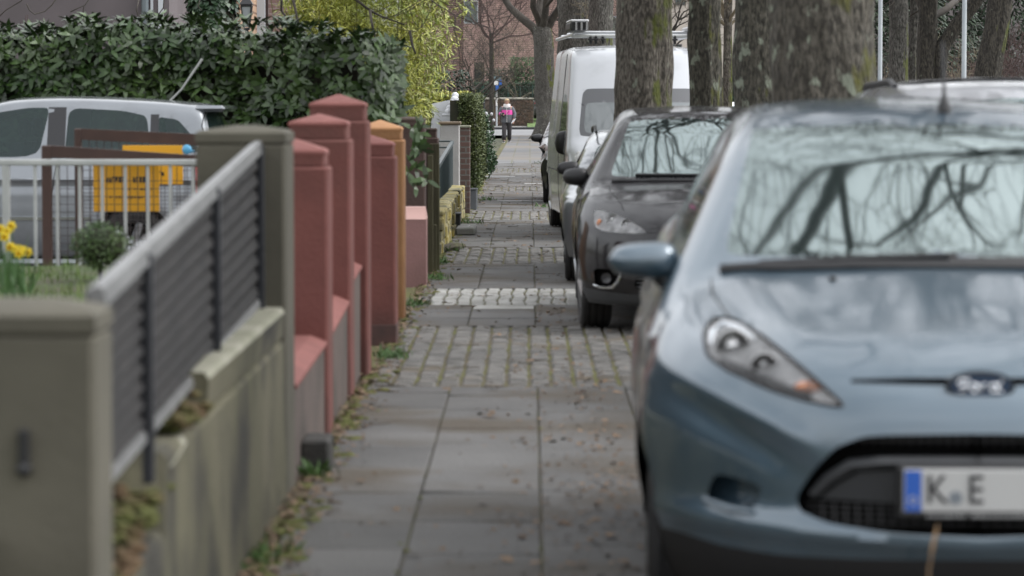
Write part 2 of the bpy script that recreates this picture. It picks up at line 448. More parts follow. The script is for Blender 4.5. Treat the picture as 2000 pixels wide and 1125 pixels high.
def wheel(parent, x, y, r, wid=.2, sg=1, steer=0, simple=False):
    w = thing('wheel', None, None, (x, y, r)); w.parent = parent; w.rotation_euler = (0,0,steer)
    h = wid/2; t = MB()
    prof = [(r*.66,-h*.8),(r*.8,-h),(r*.93,-h*.98),(r*.985,-h*.82)]
    if not simple:
        for g in (-.45,0,.45): prof += [(r,h*(g-.14)),(r*.965,h*(g-.07)),(r*.965,h*(g+.07)),(r,h*(g+.14))]
    prof += [(r*.985,h*.82),(r*.93,h*.98),(r*.8,h),(r*.66,h*.8)]
    t.lathe(prof, 36, 'x'); t.build('tyre', tyre_m, w, 25)
    k = MB(); k.lathe([(r*.67,h*.75*sg),(r*.62,h*.55*sg),(r*.6,-h*.5*sg)], 28, 'x')
    for q in range(5):
        a = 2*math.pi*q/5
        p0 = Vector((h*.72*sg, .05*r*math.cos(a), .05*r*math.sin(a))); p1 = Vector((h*.62*sg, .62*r*math.cos(a), .62*r*math.sin(a)))
        k.tube([p0, p1], [r*.14, r*.11], 6)
    k.lathe([(.001,h*.85*sg),(r*.15,h*.8*sg),(r*.16,h*.4*sg)], 14, 'x'); k.build('rim', alloy_m, w, 30)
    return w
def door_mirror(parent, x, y, z, sg, mat, wx=.2, hz=.13, dy=.1, arm=.12, label=None):
    r = thing('door_mirror', None, None, (x, y, z)); r.parent = parent
    sh = MB(); n = 20; rings = []
    for i in range(11):
        t = i/10; xx = -wx/2+wx*t; e = (1-abs(2*t-1)**3.2)**(1/2.4); e = max(e, .02)
        sq = 1-.25*t
        rings.append([(sg*xx, (dy*.62*max(0,-math.sin(a))+dy*.38*max(0,math.sin(a)))*-1*(1 if math.sin(a) > 0 else -1)*e if False else dy*.5*e*math.sin(a), hz/2*e*sq*math.copysign(abs(math.cos(a))**.8, math.cos(a))) for a in [2*math.pi*k/n for k in range(n)]])
    sh.loft(rings, cap=True); sh.build('mirror_housing', mat, r, 50, fix=True)
    g = MB(); g.prism([(sg*wx*.38*math.cos(a), hz*.36*math.sin(a)) for a in [2*math.pi*k/16 for k in range(16)]], dy*.46, dy*.5); g.build('mirror_glass', mirror_m, r, 30, fix=True)
    a = MB(); a.tube([(-sg*wx*.2,0,-hz*.3),(-sg*(wx*.42),.0,-hz*.62),(-sg*(wx*.5+arm),.02,-hz*.95)], [.03,.036,.05], 10); a.build('mirror_arm', dark_m, r)
    return r
def seam(body, parent, lines, rad=.004, name='shut_line'):
    """dark shut lines that follow the skin: each line is (kind, [(a, b), ...])"""
    for kind, pts in lines:
        mb = MB(); P = []
        for i in range(len(pts)-1):
            for t in np.linspace(0, 1, 9)[(1 if i else 0):]:
                a = pts[i][0]*(1-t)+pts[i+1][0]*t; b = pts[i][1]*(1-t)+pts[i+1][1]*t
                if kind == 'top': P.append((a, b, body.top_z(a, b)))
                elif kind == 'front': P.append((a, body.front_y(a, b), b))
                else: P.append((body.side_x(a, b, -1 if kind == 'sideL' else 1), a, b))
        mb.tube(P, rad, 5); mb.build(name, seam_m, parent, 60)
def car_parts(body, root, mat, names, mats, recess={}):
    """link each cut panel as its own child"""
    sp = body.split(); made = {}
    for key, (v, f) in sp.items():
        base = key.replace('_L', '').replace('_R', '').replace('#', '')
        if base == 'hole': continue
        nm = 'body' if base == 'body' else names.get(base, base)
        m = mat if base == 'body' else mats[base]
        sh = recess.get(base, (0,0,0))
        o = link(nm, np_mesh(nm, v, f, m, sh, True if base in recess else None), root)
        made[key] = o
    # dark inner tub behind arches and openings
    P = body.P; t = MB(); t.box(-P['w']+.16, P['w']-.16, .5, P['L']-.4, P['zb']+.05, .82); t.build('inner_tub', void_m, root)
    return made, sp
# ================================================================ blue hatchback, nearest the camera
blue_p = paint('blue_grey_paint', (.055,.095,.128), .5, .36, 1.0, 1.85)
bl = Body(L=3.95, w=.86, zb=.17, yf=2.2, creases=((.022,.412,.48,.035,.40,.95),(-.014,.335,.48,.045,.42,.95),(.03,.375,.04,.035,-.3,1.2)), kf=.46, pf=3.0, res=.045, fine=.0155, ridge=.012,
    front=[(.15,.16),(.25,.06),(.33,.015),(.40,.03),(.50,.03),(.60,.015),(.70,.035),(.78,.075),(.84,.16),(.95,.4)],
    sec=[(.17,.09),(.3,.03),(.45,.0),(.6,.0),(.72,.012),(.85,.035),(1.0,.08)],
    belt=[(0,.80),(.1,.83),(.3,.885),(.6,.95),(1.0,1.03),(1.3,1.05),(2.5,1.06),(4.,1.1)], crown=.10,
    ws=((1.02,1.02),(1.92,1.45)), kx=.24, rw=((3.9,1.0),(3.5,1.48)), side=(.775,.52), zs=(.98,1.48),
    roof=[(1.5,1.38),(1.95,1.455),(2.4,1.51),(2.8,1.52),(3.6,1.46),(3.9,1.4)], rcrown=.10, wr=.305, wy=(.78,3.27), tf=.05)
front = lambda p: (p[:, 1] < .95)
bl.cut('headlight', 'xz', rpoly([(.697,.875),(.668,.905),(.611,.907),(.54,.874),(.455,.812),(.383,.752),(.342,.714),(.42,.724),(.534,.752),(.637,.79),(.692,.822)], 2, .3), front)
bl.cut('grille', 'xz', rpoly([(-.08,.655),(.29,.648),(.37,.615),(.425,.555),(.468,.482),(.462,.445),(.39,.418),(.22,.398),(-.08,.388)], 3, .25), front)
bl.cut('lower_valance', 'xz', [(-.05,.328),(.52,.325),(.66,.335),(.76,.352),(.95,.36),(.95,.15),(-.05,.15)], lambda p: p[:, 1] < .5)
bl.cut('fog_recess', 'xz', rpoly([(.675,.527),(.552,.505),(.572,.437),(.70,.447)], 4, .3), front)
bl.cut('bonnet_slot', 'xz', [(-.05,.769),(.33,.776),(.33,.784),(.2,.789),(-.05,.792)], front)
bl.cut('windscreen', 'xz', rpoly([(-.08,1.055),(.60,1.05),(.61,1.08),(.507,1.40),(.49,1.418),(-.08,1.44)], 3, .3), lambda p: (p[:, 1] > .95) & (p[:, 1] < 2.15))
bl.cut('side_window', 'yz', rpoly([(1.42,1.07),(1.95,1.37),(2.35,1.44),(2.37,1.09)], 4, .2), lambda p: (np.abs(p[:, 0]) > .42) & (p[:, 2] > 1.0))
bl.cut('rear_side_window', 'yz', rpoly([(2.44,1.09),(2.42,1.44),(3.05,1.40),(3.3,1.15)], 4, .2), lambda p: (np.abs(p[:, 0]) > .42) & (p[:, 2] > 1.0))
for cy in (.78, 3.27):
    bl.cut('hole', 'yz', circ(cy, .305, .345), lambda p: (np.abs(p[:, 0]) > .5) & (p[:, 2] < .75))
blue = thing('parked_car', 'blue-grey hatchback parked nearest the camera, front number plate showing, right foreground', 'car', (1.156,7.8,0), R(-1.5), 'cars parked along the kerb')
valance_m = M('valance_black', (.01,.01,.011), .6)
lampin_m = M('lamp_reflector', (.75,.75,.75), .35, .3, col2=(.30,.30,.30), scale=14, bump=.5, bscale=60); bowl_m = M('lamp_bowl', (.8,.8,.8), .3, .5)
made, sp = car_parts(bl, blue, blue_p, {'headlight': 'headlight', 'bonnet_slot': 'upper_grille', 'grille': 'lower_grille', 'rear_side_window': 'side_window'},
    dict(headlight=lampin_m, grille=void_m, fog_recess=blue_p, lower_valance=valance_m, bonnet_slot=void_m, windscreen=glass_m, side_window=glass_m, rear_side_window=glass_m),
    dict(headlight=(0,.03,0), grille=(0,.07,0), fog_recess=(0,.10,0), bonnet_slot=(0,.03,0)))
for sd, sg in (('_L', -1), ('_R', 1)):
    h = made['headlight'+sd]
    v, f = sp['headlight'+sd]; link('lamp_cover', np_mesh('lamp_cover', v, f, cover_m), h)
    for (x, z, r) in ((.622,.845,.05),(.545,.805,.038)):
        b = MB(); y = bl.front_y(sg*x, z)+.03
        b.lathe([(r,-.02),(r*.96,-.025),(r*.9,0),(r*.55,.03),(.001,.035)], 20, 'y', (sg*x,y,z))
        b.ball((sg*x,y+.0,z), r*.45, 12); b.build('reflector', bowl_m, h)
    hp_ = rpoly([(.697,.875),(.668,.905),(.611,.907),(.54,.874),(.455,.812),(.383,.752),(.342,.714),(.42,.724),(.534,.752),(.637,.79),(.692,.822)], 2, .3)
    a = MB(); a.tube([(sg*x, bl.front_y(sg*x, z)-.001, z) for x, z in hp_+hp_[:1]], .0055, 5); a.build('lamp_seal', seam_m, h)
    a = MB(); a.tube([(sg*x, bl.front_y(sg*x, z)+.012, z) for x, z in ((.68,.845),(.672,.875),(.64,.893),(.60,.888),(.56,.866))], [.006,.012,.014,.012,.006], 8); a.build('lamp_brow', chrome_m, h)
    a = MB(); a.tube([(sg*x, bl.front_y(sg*x, z)+.018, z) for x, z in ((.655,.815),(.58,.782),(.50,.756),(.43,.738))], [.008,.014,.012,.008], 8); a.build('lamp_shade', dark_m, h)
    a = MB(); x, z = .43, .76; y = bl.front_y(sg*x, z)+.025; a.ball((sg*x,y,z), (.045,.018,.016), 12); a.build('indicator', amber_m, h)
    a = MB(); x, z = .625, .44; y = bl.front_y(sg*x, z); 
    a.tube([(sg*.70,bl.front_y(sg*.70,.452)-.004,.450),(sg*.635,bl.front_y(sg*.635,.437)-.006,.436),(sg*.575,bl.front_y(sg*.575,.43)-.004,.432)], [.010,.013,.009], 8)
    a.build('fog_trim', blue_p, blue)
gpanel_m = M('grille_panel', (.03,.032,.035), .5)
# bar with chevron ends across the lower grille, mesh behind it
def gp(x, z, d=.0): return (x, bl.front_y(x, max(.4, min(.65, z)))+d, z)
g = MB()
top = [(-.435,.492),(-.395,.54),(-.335,.580),(-.25,.590),(0,.592),(.25,.590),(.335,.580),(.395,.54),(.435,.492)]
bot = [(-.418,.480),(-.378,.52),(-.32,.555),(-.25,.563),(0,.565),(.25,.563),(.32,.555),(.378,.52),(.418,.480)]
rings = [[gp(a[0], a[1], .012), gp(a[0], (a[1]+b[1])/2, .0), gp(b[0], b[1], .012), gp(b[0], b[1], .035), gp(a[0], a[1], .035)] for a, b in zip(top, bot)]
g.loft(rings, cap=True); g.build('grille_bar', trim_m, blue, 40, fix=True)
for sg in (-1, 1):
    g = MB(); P = [(.215,.556),(.305,.55),(.36,.517),(.408,.475),(.215,.468)]
    vs = [gp(sg*x, z, .028) for x, z in P]; vs2 = [(a, b+.03, c) for a, b, c in vs]; n = 5
    g.add(vs+vs2, [tuple(range(n)), tuple(reversed(range(n, 2*n)))]+[(i, (i+1) % n, (i+1) % n+n, i+n) for i in range(n)]); g.build('grille_panel', gpanel_m, blue, 20, fix=True)
g = MB()
for z in (.632, .642):
    g.tube([gp(x, z, .03) for x in np.linspace(-.34, .34, 13)], .002, 4)
for z in (.415,.43,.445,.46): g.tube([gp(x, z, .045) for x in np.linspace(-.44, .44, 13)], .003, 4)
for x in np.linspace(-.40, .40, 28): g.tube([gp(x, .41, .045), gp(x, .465, .045)], .0022, 4); g.tube([gp(x*.8, .622, .03), gp(x*.8, .65, .03)], .0022, 4)
g.build('grille_mesh', dark_m, blue)
# number plate
px0, pz = .055, .515
pl = thing('number_plate', None, None, (px0, -.03, pz)); pl.parent = blue
b = MB(); b.box(-.275,.275,.0,.03,-.073,.062,b=.006); b.build('plate_holder', dark_m, pl)
b = MB(); b.box(-.26,.26,-.006,.001,-.055,.055,b=.003); b.build('plate_face', plate_m, pl)
b = MB(); b.box(-.257,-.215,-.0085,-.0055,-.052,.052); b.build('country_band', plateblue_m, pl)
def lettering(txt, size, x, z, y, m, parent, name='lettering', sx=1):
    me = text_mesh(txt, size); me.materials.append(m); o = link(name, me, parent, (x, y, z), (R(90), 0, 0)); o.scale = (sx,1,1); return o
lettering('K', .105, -.176, 0, -.0085, ink_m, pl, sx=.85); lettering('E', .105, -.078, 0, -.0085, ink_m, pl, sx=.85)
b = MB(); b.lathe([(.001,-.0085),(.017,-.0085),(.017,-.004)], 18, 'y', (-.128,0,-.018)); b.build('seal', M('plate_seal', (.16,.18,.2), .4), pl)
b = MB(); b.tube([(-.236+.010*math.cos(t), -.009, -.025+.010*math.sin(t)) for t in np.linspace(0, 6.3, 12)], .002, 4); b.build('band_letter', plate_m, pl)
b = MB(); q = random.Random(3); xx = -.2
while xx < .24:
    w = q.uniform(.006,.014)
    if q.random() > .18: b.box(xx,xx+w,-.0015,.001,-.069,-.069+q.uniform(.006,.009))
    xx += w+.004
b.build('holder_lettering', M('holder_print', (.3,.3,.3), .5), pl)
# oval badge
em = thing('badge', None, None, (0, bl.front_y(0,.77)-.012, .772)); em.parent = blue
ov = lambda a, c, n=32: [(a*math.cos(2*math.pi*k/n), c*math.sin(2*math.pi*k/n)) for k in range(n)]
b = MB(); b.prism(ov(.090,.038), -.004, .03); b.build('badge_rim', M('badge_rim', (.02,.025,.03), .25), em, 30, fix=True)
b = MB(); b.prism(ov(.079,.030), -.009, .0); b.build('badge_field', M('badge_field', (.012,.03,.07), .15, coat=1), em, 30, fix=True)
b = MB()
def stroke(pts, r=.0042): b.tube([(x, -.0095, z) for x, z in pts], r, 5)
stroke([(-.058,.006),(-.05,.016),(-.03,.017),(-.036,.0),(-.044,-.014),(-.056,-.014)]); stroke([(-.052,.0),(-.03,.002)])
stroke([(-.016+.009*math.cos(t), -.004+.010*math.sin(t)) for t in np.linspace(0,6.3,10)], .0038)
stroke([(.002,-.013),(.004,.004),(.014,.005)], .0038)
stroke([(.034+.010*math.cos(t), -.004+.010*math.sin(t)) for t in np.linspace(0,6.3,10)], .0038); stroke([(.056,.018),(.046,-.002),(.045,-.013),(.056,-.012)], .0038)
b.build('badge_script', M('badge_silver', (.75,.77,.8), .2, .8), em)
seam(bl, blue, [('front', [(.36,.79),(.40,.805)]), ('top', [(-.62,.62),(-.66,.9),(-.66,1.05)]), ('top', [(.62,.62),(.66,.9),(.66,1.05)]),
    ('sideL', [(1.28,.28),(1.22,.6),(1.25,.95)]), ('sideL', [(2.38,.28),(2.4,.7),(2.39,1.05)])])
for sg in (-1, 1):
    wheel(blue, sg*.735, .78, .305, .195, sg, R(-4)); wheel(blue, sg*.735, 3.27, .305, .195, sg)
    door_mirror(blue, sg*.85, 1.42, 1.025, sg, blue_p, .22, .125, .13, .03)
b = MB()
for x0, x1 in ((-.52,.05),(.02,.56)):
    P = [(x0, 0, 0), ((x0+x1)/2, 0, .015), (x1, 0, .03)]; P = [(x, 1.02+.24*x*x+z*1.6+.0, bl.top_z(x, 1.02+.24*x*x+z*1.6)+.012) for x, _, z in P]
    b.tube(P, .011, 6)
b.build('windscreen_wiper', dark_m, blue)
b = MB(); P = [(x, 1.0+.24*x*x, bl.top_z(x, 1.0+.24*x*x)+.001) for x in np.linspace(-.63,.63,25)]; b.tube(P, .022, 6); b.build('cowl', dark_m, blue)
b = MB(); zt = bl.top_z(.10, 2.15); b.lathe([(.024,-.01),(.022,.018),(.014,.03),(.008,.05)], 12, 'z', (.12,2.1,zt)); b.tube([(.12,2.1,zt+.04),(.12,2.16,zt+.22)], [.0065,.004], 6); b.build('aerial', dark_m, blue)
for sx in (-.32,.23):
    b = MB(); b.ball((sx,.9,bl.top_z(sx,.9)+.002), (.013,.018,.01), 10); b.build('washer_jet', dark_m, blue)

# ================================================================ black people carrier
black_p = paint('black_paint', (.006,.0055,.007), .0, .5, .8, 1.6); black_p.node_tree.nodes['Principled BSDF'].inputs['Specular IOR Level'].default_value = .15
bk = Body(L=4.35, w=.90, zb=.17, yf=2.2, kf=.42, pf=3.0, res=.05, fine=.024, wr=.32, wy=(.85,3.55), tf=.06,
    front=[(.15,.12),(.22,.05),(.3,.02),(.45,.0),(.6,.01),(.68,.05),(.76,.14),(.84,.3)],
    sec=[(.17,.08),(.3,.03),(.5,.0),(.7,.01),(.85,.04),(1.0,.1)],
    belt=[(0,.72),(.1,.77),(.3,.84),(.7,.92),(1.1,.98),(1.3,1.0),(4.4,1.03)], crown=.055,
    ws=((1.05,.965),(1.98,1.40)), kx=.22, rw=((4.3,1.0),(3.95,1.42)), side=(.82,.56), zs=(.98,1.45),
    roof=[(1.5,1.33),(2.0,1.415),(2.6,1.475),(3.2,1.475),(4.1,1.40)], rcrown=.08)
bk.cut('headlight', 'xz', rpoly([(.80,.775),(.775,.80),(.69,.785),(.60,.755),(.48,.69),(.455,.655),(.60,.655),(.72,.66),(.79,.685)], 2, .3), front)
bk.cut('upper_grille', 'xz', rpoly([(-.05,.60),(.36,.605),(.33,.53),(-.05,.52)], 3, .2), front)
bk.cut('fog_recess', 'xz', rpoly([(.80,.42),(.64,.42),(.62,.36),(.68,.295),(.785,.30)], 3, .25), front)
bk.cut('lower_grille', 'xz', rpoly([(-.05,.40),(.52,.395),(.54,.30),(-.05,.28)], 3, .2), front)
bk.cut('lower_lip', 'xz', [(-.05,.255),(.60,.262),(.86,.285),(.9,.19),(.6,.18),(-.05,.175)], lambda p: p[:, 1] < .5)
bk.cut('windscreen', 'xz', rpoly([(-.05,1.0),(.655,.995),(.66,1.03),(.525,1.35),(.50,1.372),(-.05,1.40)], 3, .3), lambda p: (p[:, 1] > .98) & (p[:, 1] < 2.2))
bk.cut('side_window', 'yz', rpoly([(1.55,1.02),(1.98,1.30),(2.35,1.38),(2.37,1.03)], 4, .2), lambda p: (np.abs(p[:, 0]) > .45) & (p[:, 2] > .96))
bk.cut('rear_side_window', 'yz', rpoly([(2.44,1.03),(2.44,1.38),(3.4,1.35),(3.7,1.08)], 4, .2), lambda p: (np.abs(p[:, 0]) > .45) & (p[:, 2] > .96))
for cy in (.85, 3.55): bk.cut('hole', 'yz', circ(cy, .32, .36), lambda p: (np.abs(p[:, 0]) > .5) & (p[:, 2] < .75))
blk = thing('parked_car', 'glossy black people carrier with branches reflected in its windscreen, behind the blue hatchback', 'car', (1.21,19.7,0), R(-.3), 'cars parked along the kerb')
foglens_m = M('fog_lens', (.10,.10,.105), .25, .2, col2=(.04,.04,.04), scale=20)
made, sp = car_parts(bk, blk, black_p, {'rear_side_window': 'side_window'},
    dict(headlight=lampin_m, fog_recess=void_m, upper_grille=void_m, lower_grille=void_m, lower_lip=trim_m, windscreen=glass_m, side_window=glass_m, rear_side_window=glass_m),
    dict(headlight=(0,.018,0), fog_recess=(0,.05,0), upper_grille=(0,.03,0), lower_grille=(0,.05,0)))
for sd, sg in (('_L', -1), ('_R', 1)):
    h = made['headlight'+sd]; v, f = sp['headlight'+sd]; link('lamp_cover', np_mesh('lamp_cover', v, f, cover_m), h)
    for (x, z, r) in ((.675,.735,.042),(.585,.71,.035)):
        b = MB(); y = bk.front_y(sg*x, z)+.02; b.lathe([(r,-.01),(r*.9,0),(r*.5,.025),(.001,.03)], 16, 'y', (sg*x,y,z)); b.ball((sg*x,y,z), r*.4, 10); b.build('reflector', bowl_m, h)
    b = MB(); b.ball((sg*.757,bk.front_y(sg*.757,.71)+.022,.71), (.02,.015,.03), 10); b.build('indicator', amber_m, h)
    b = MB(); P = [(sg*x, bk.front_y(sg*x, z)-.004, z) for x, z in ((.795,.308),(.74,.298),(.675,.302),(.645,.335),(.625,.38),(.628,.405))]; b.tube(P, [.007,.012,.014,.013,.011,.006], 6); b.build('fog_trim', chrome_m, blk)
    b = MB(); y = bk.front_y(sg*.715,.36)+.02; b.lathe([(.035,-.01),(.033,.0),(.001,.012)], 16, 'y', (sg*.715,y,.36)); b.build('fog_lamp', foglens_m, blk)
    wheel(blk, sg*.78, .85, .32, .205, sg, R(3)); wheel(blk, sg*.78, 3.55, .32, .205, sg)
    door_mirror(blk, sg*.90, 1.62, .985, sg, dark_m, .19, .14, .13, .05)
b = MB()
for z in (.31,.335,.36): b.tube([(x, bk.front_y(x, z)+.02, z) for x in np.linspace(-.52,.52,9)], .006, 5)
b.build('grille_bar', trim_m, blk)
b = MB(); P = [(x, 1.03+.22*x*x, bk.top_z(x, 1.03+.22*x*x)+.002) for x in np.linspace(-.66,.66,25)]; b.tube(P, .018, 6); b.build('cowl', dark_m, blk)
b = MB(); P = [(x, 1.12+.22*x*x, bk.top_z(x, 1.12+.22*x*x)+.012) for x in np.linspace(-.5,.3,9)]; b.tube(P, .010, 6); b.build('windscreen_wiper', dark_m, blk)
seam(bk, blk, [('top', [(-.60,.35),(-.68,.8),(-.68,1.05)]), ('sideL', [(1.4,.3),(1.35,.6),(1.42,.95)]), ('sideL', [(2.4,.3),(2.4,1.0)]), ('front', [(-.45,.66),(0,.668),(.45,.66)])], .005)

# ================================================================ simpler cars further on
def small_car(label, loc, rz, mat, kw, res=.07, mirror_mat=None, glassm=None, regions=(), detail=True, group='cars parked along the kerb'):
    b = Body(res=res, fine=kw.pop('fine', res), **kw); P = b.P; (y0, z0), (y1, z1) = P['ws']; (y2, z2), (y3, z3) = P['rw']
    s0, s1 = P['side']
    gm = glassm or glass_m
    b.cut('windscreen', 'xz', rpoly([(-.1,z0+.04),(s0-.14,z0+.03),(s1-.03,z1-.06),(-.1,z1-.02)], 3, .2), lambda p: (p[:, 1] > y0-.05) & (p[:, 1] < y1+.2))
    for poly in (kw.get('wins') or P.get('wins') or [[(y0+.5,z0+.06),(y1+.05,z1-.07),((y1+y3)/2-.15,z1-.02),((y1+y3)/2-.15,z0+.07)], [((y1+y3)/2-.07,z0+.07),((y1+y3)/2-.07,z1-.02),(y3-.1,z1-.05),(y3+.15,z0+.12)]]):
        b.cut('side_window', 'yz', rpoly(poly, 3, .2), lambda p: (np.abs(p[:, 0]) > s1-.12) & (p[:, 2] > z0-.03))
    b.cut('rear_window', 'xz', rpoly([(-.1,z2+.1),(s0-.16,z2+.1),(s1-.06,z3-.06),(-.1,z3-.04)], 3, .2), lambda p: p[:, 1] > y3-.1)
    b.cut('headlight', 'xz', rpoly(P.get('lamp') or [(.76,.78),(.66,.80),(.45,.68),(.5,.62),(.74,.64)], 3, .25), front)
    b.cut('lower_grille', 'xz', rpoly([(-.1,.52),(.42,.5),(.48,.34),(-.1,.32)], 3, .2), front)
    b.cut('tail_lamp', 'xz', P.get('tail') or [(P['w']-.2,1.02),(P['w']+.05,1.02),(P['w']+.05,.72),(P['w']-.16,.74)], lambda p: p[:, 1] > P['L']-.24)
    for cy in P['wy']: b.cut('hole', 'yz', circ(cy, P['wr'], P['wr']+.04), lambda p: (np.abs(p[:, 0]) > .5) & (p[:, 2] < .8))
    t = thing('parked_car', label, 'car', loc, rz, group)
    made, sp = car_parts(b, t, mat, {}, dict(windscreen=gm, side_window=gm, rear_window=gm, headlight=lampin_m, lower_grille=void_m, tail_lamp=red_m), dict(lower_grille=(0,.04,0)))
    for sg in (-1, 1):
        for cy in P['wy']: wheel(t, sg*(P['w']-.12), cy, P['wr'], .2, sg)
        door_mirror(t, sg*(P['w']+P.get('mo', .07)), y0+.5, z0+P.get('mz', .01), sg, mirror_mat or mat, .2, .14, .12, .05)
    return t, b
silver_p = paint('silver_paint', (.22,.235,.25), .75, .35); pewter_p = paint('pewter_paint', (.22,.23,.22), .7, .35)
grey_p = paint('grey_paint', (.30,.31,.33), .7, .35); darkcar_p = paint('dark_car_paint', (.018,.02,.022), .0, .3); whitecar_p = paint('white_car_paint', (.7,.71,.72), 0, .3)
car2, b2 = small_car('low silver estate car squeezed between the black people carrier and the white van', (1.09,25.1,0), R(-.4), silver_p,
    dict(L=4.1, w=.82, mo=-.05, mz=.09, wr=.29, wy=(.8,3.3), belt=[(0,.62),(.1,.66),(.5,.76),(1.0,.84),(1.3,.86),(4.2,.9)], ws=((.95,.84),(1.85,1.2)), rw=((4.05,.88),(3.8,1.24)),
         side=(.74,.54), zs=(.86,1.27), roof=[(1.4,1.14),(1.9,1.22),(2.5,1.275),(3.9,1.23)], lamp=[(.72,.70),(.62,.72),(.45,.62),(.5,.56),(.72,.58)]), .05, dark_m)
b = MB()
for sg in (-1, 1): b.tube([(sg*.52,1.95,1.24),(sg*.53,2.1,1.285),(sg*.53,3.6,1.27),(sg*.53,3.75,1.23)], .014, 6)
b.build('roof_rail', dark_m, car2)
suv, b3 = small_car('silver-grey off-road car with a black roof panel, only its roof showing above the blue hatchback', (2.32,13.0,0), R(-1), grey_p,
    dict(L=4.3, w=.88, wr=.34, wy=(.85,3.5), belt=[(0,.85),(.1,.9),(.5,1.0),(1.0,1.06),(1.3,1.08),(4.4,1.1)], ws=((1.0,1.06),(1.8,1.55)), rw=((4.25,1.1),(4.1,1.58)),
         side=(.80,.62), zs=(1.05,1.62), roof=[(1.4,1.49),(1.9,1.57),(2.4,1.62),(4.1,1.60)]), .05, grey_p)
for sg in (-1, 1):
    b = MB(); b.tube([(sg*.55,2.25,b3.top_z(.55,2.25)+.0),(sg*.56,2.4,b3.top_z(.56,2.4)+.022),(sg*.56,3.7,b3.top_z(.56,3.7)+.022),(sg*.55,3.9,b3.top_z(.55,3.9))], .016, 6); b.build('roof_rail', dark_m, suv)
b = MB(); rings = []
for y in np.linspace(2.35, 3.95, 9): rings.append([(x, y, b3.top_z(x, y)+.004+(.006 if abs(x) < .5 else 0)) for x in np.linspace(-.52,.52,15)])
b.loft(rings, closed=False); b.build('glass_roof', M('roof_black', (.008,.008,.009), .25), suv, 180)
car4, b4 = small_car('dark compact car half hidden beyond the white van, only its mirror and wheels showing', (.97,45.2,0), R(-.5), darkcar_p,
    dict(L=4.0, w=.8, roof=[(1.5,1.3),(2.1,1.38),(3.7,1.34)], ws=((1.0,.95),(1.9,1.35)), rw=((3.95,1.0),(3.6,1.35))), .07, dark_m)
car5, b5 = small_car('white car across the road, its roof showing between two trunks', (4.35,62,0), R(-1), whitecar_p, dict(L=4.0, w=.84, roof=[(1.5,1.42),(2.1,1.52),(3.7,1.45)], ws=((1.0,1.0),(1.9,1.46))), .07, dark_m)
car6, b6 = small_car('black car seen from behind with a tall red tail lamp, by the far trunk', (1.05,184,.55), R(180), darkcar_p,
    dict(L=4.0, w=.84, roof=[(1.5,1.5),(2.1,1.58),(3.8,1.58)], ws=((1.0,1.0),(1.7,1.5)), rw=((3.98,.95),(3.85,1.52)), side=(.8,.66), zs=(.95,1.55),
         tail=[(.58,1.45),(.76,1.45),(.95,.85),(.66,.85)]), .07, whitecar_p)
# silver hatchback on the drive, side-on
hatch, b7 = small_car('silver hatchback standing side-on in the drive behind the gates', (-6.62,26.5,0), R(-90), silver_p,
    dict(L=4.05, w=.85, wr=.31, wy=(.8,3.3), fine=.035, belt=[(0,.74),(.1,.8),(.5,.9),(1.0,.98),(1.3,1.0),(4.1,1.06)], ws=((1.0,.98),(1.95,1.46)), rw=((4.06,1.05),(3.92,1.47)),
         side=(.80,.60), zs=(.98,1.5), roof=[(1.4,1.40),(2.0,1.525),(2.6,1.557),(3.0,1.55),(3.5,1.525),(3.95,1.48)], kr=.18,
         wins=[[(1.45,1.05),(1.7,1.2),(2.05,1.40),(2.4,1.455),(2.58,1.455),(2.50,1.04)], [(2.72,1.04),(2.74,1.455),(3.2,1.43),(3.40,1.385),(3.44,1.04)], [(3.50,1.06),(3.49,1.38),(3.66,1.355),(3.80,1.20),(3.84,1.08)]]), .035, silver_p, teal_m)
b = MB()
for sg in (-1, 1):
    P = [(b7.side_x(y, .53, sg), y, .53) for y in np.linspace(1.2, 2.95, 12)]
    rings = [[(x+sg*dx, y, z+dz) for dx, dz in ((0,-.02),(.015,-.015),(.015,.015),(0,.02))] for x, y, z in P]; b.loft(rings, cap=True)
b.build('side_strip', chrome_m, hatch, fix=True)
b = MB(); P = [(b7.side_x(y, .17, 1)+.004, y, .18) for y in np.linspace(1.15, 2.95, 8)]; b.tube(P, .03, 6); b.build('sill', silver_p, hatch)
for y in (2.40, 3.28):
    b = MB(); x = b7.side_x(y, .85, 1); b.tube([(x,y-.11,.85),(x+.03,y-.08,.853),(x+.035,y,.855),(x+.03,y+.08,.853),(x,y+.11,.85)], .015, 6); b.build('door_handle', silver_p, hatch)
# seats and wheel seen through the panes
seat_m = M('seat_cloth', (.03,.032,.035), .9)
for sx in (-.34, .34):
    for sy in (1.95, 2.95):
        st = thing('seat', None, None, (sx, sy, .5)); st.parent = hatch
        b = MB(); b.box(-.23,.23,-.25,.25,-.05,.12,b=.05); b.build('seat_cushion', seat_m, st, 60)
        b = MB(); b.loft([[(-w,y-.05,z),(w,y-.05,z),(w,y+.06,z),(-w,y+.06,z)] for w, y, z in ((.22,.22,.1),(.24,.28,.4),(.19,.34,.66))], cap=True); b.build('seat_back', seat_m, st, 60)
        b = MB(); b.ball((0,.37,.78), (.13,.06,.09), 12); b.build('head_rest', seat_m, st, 180)
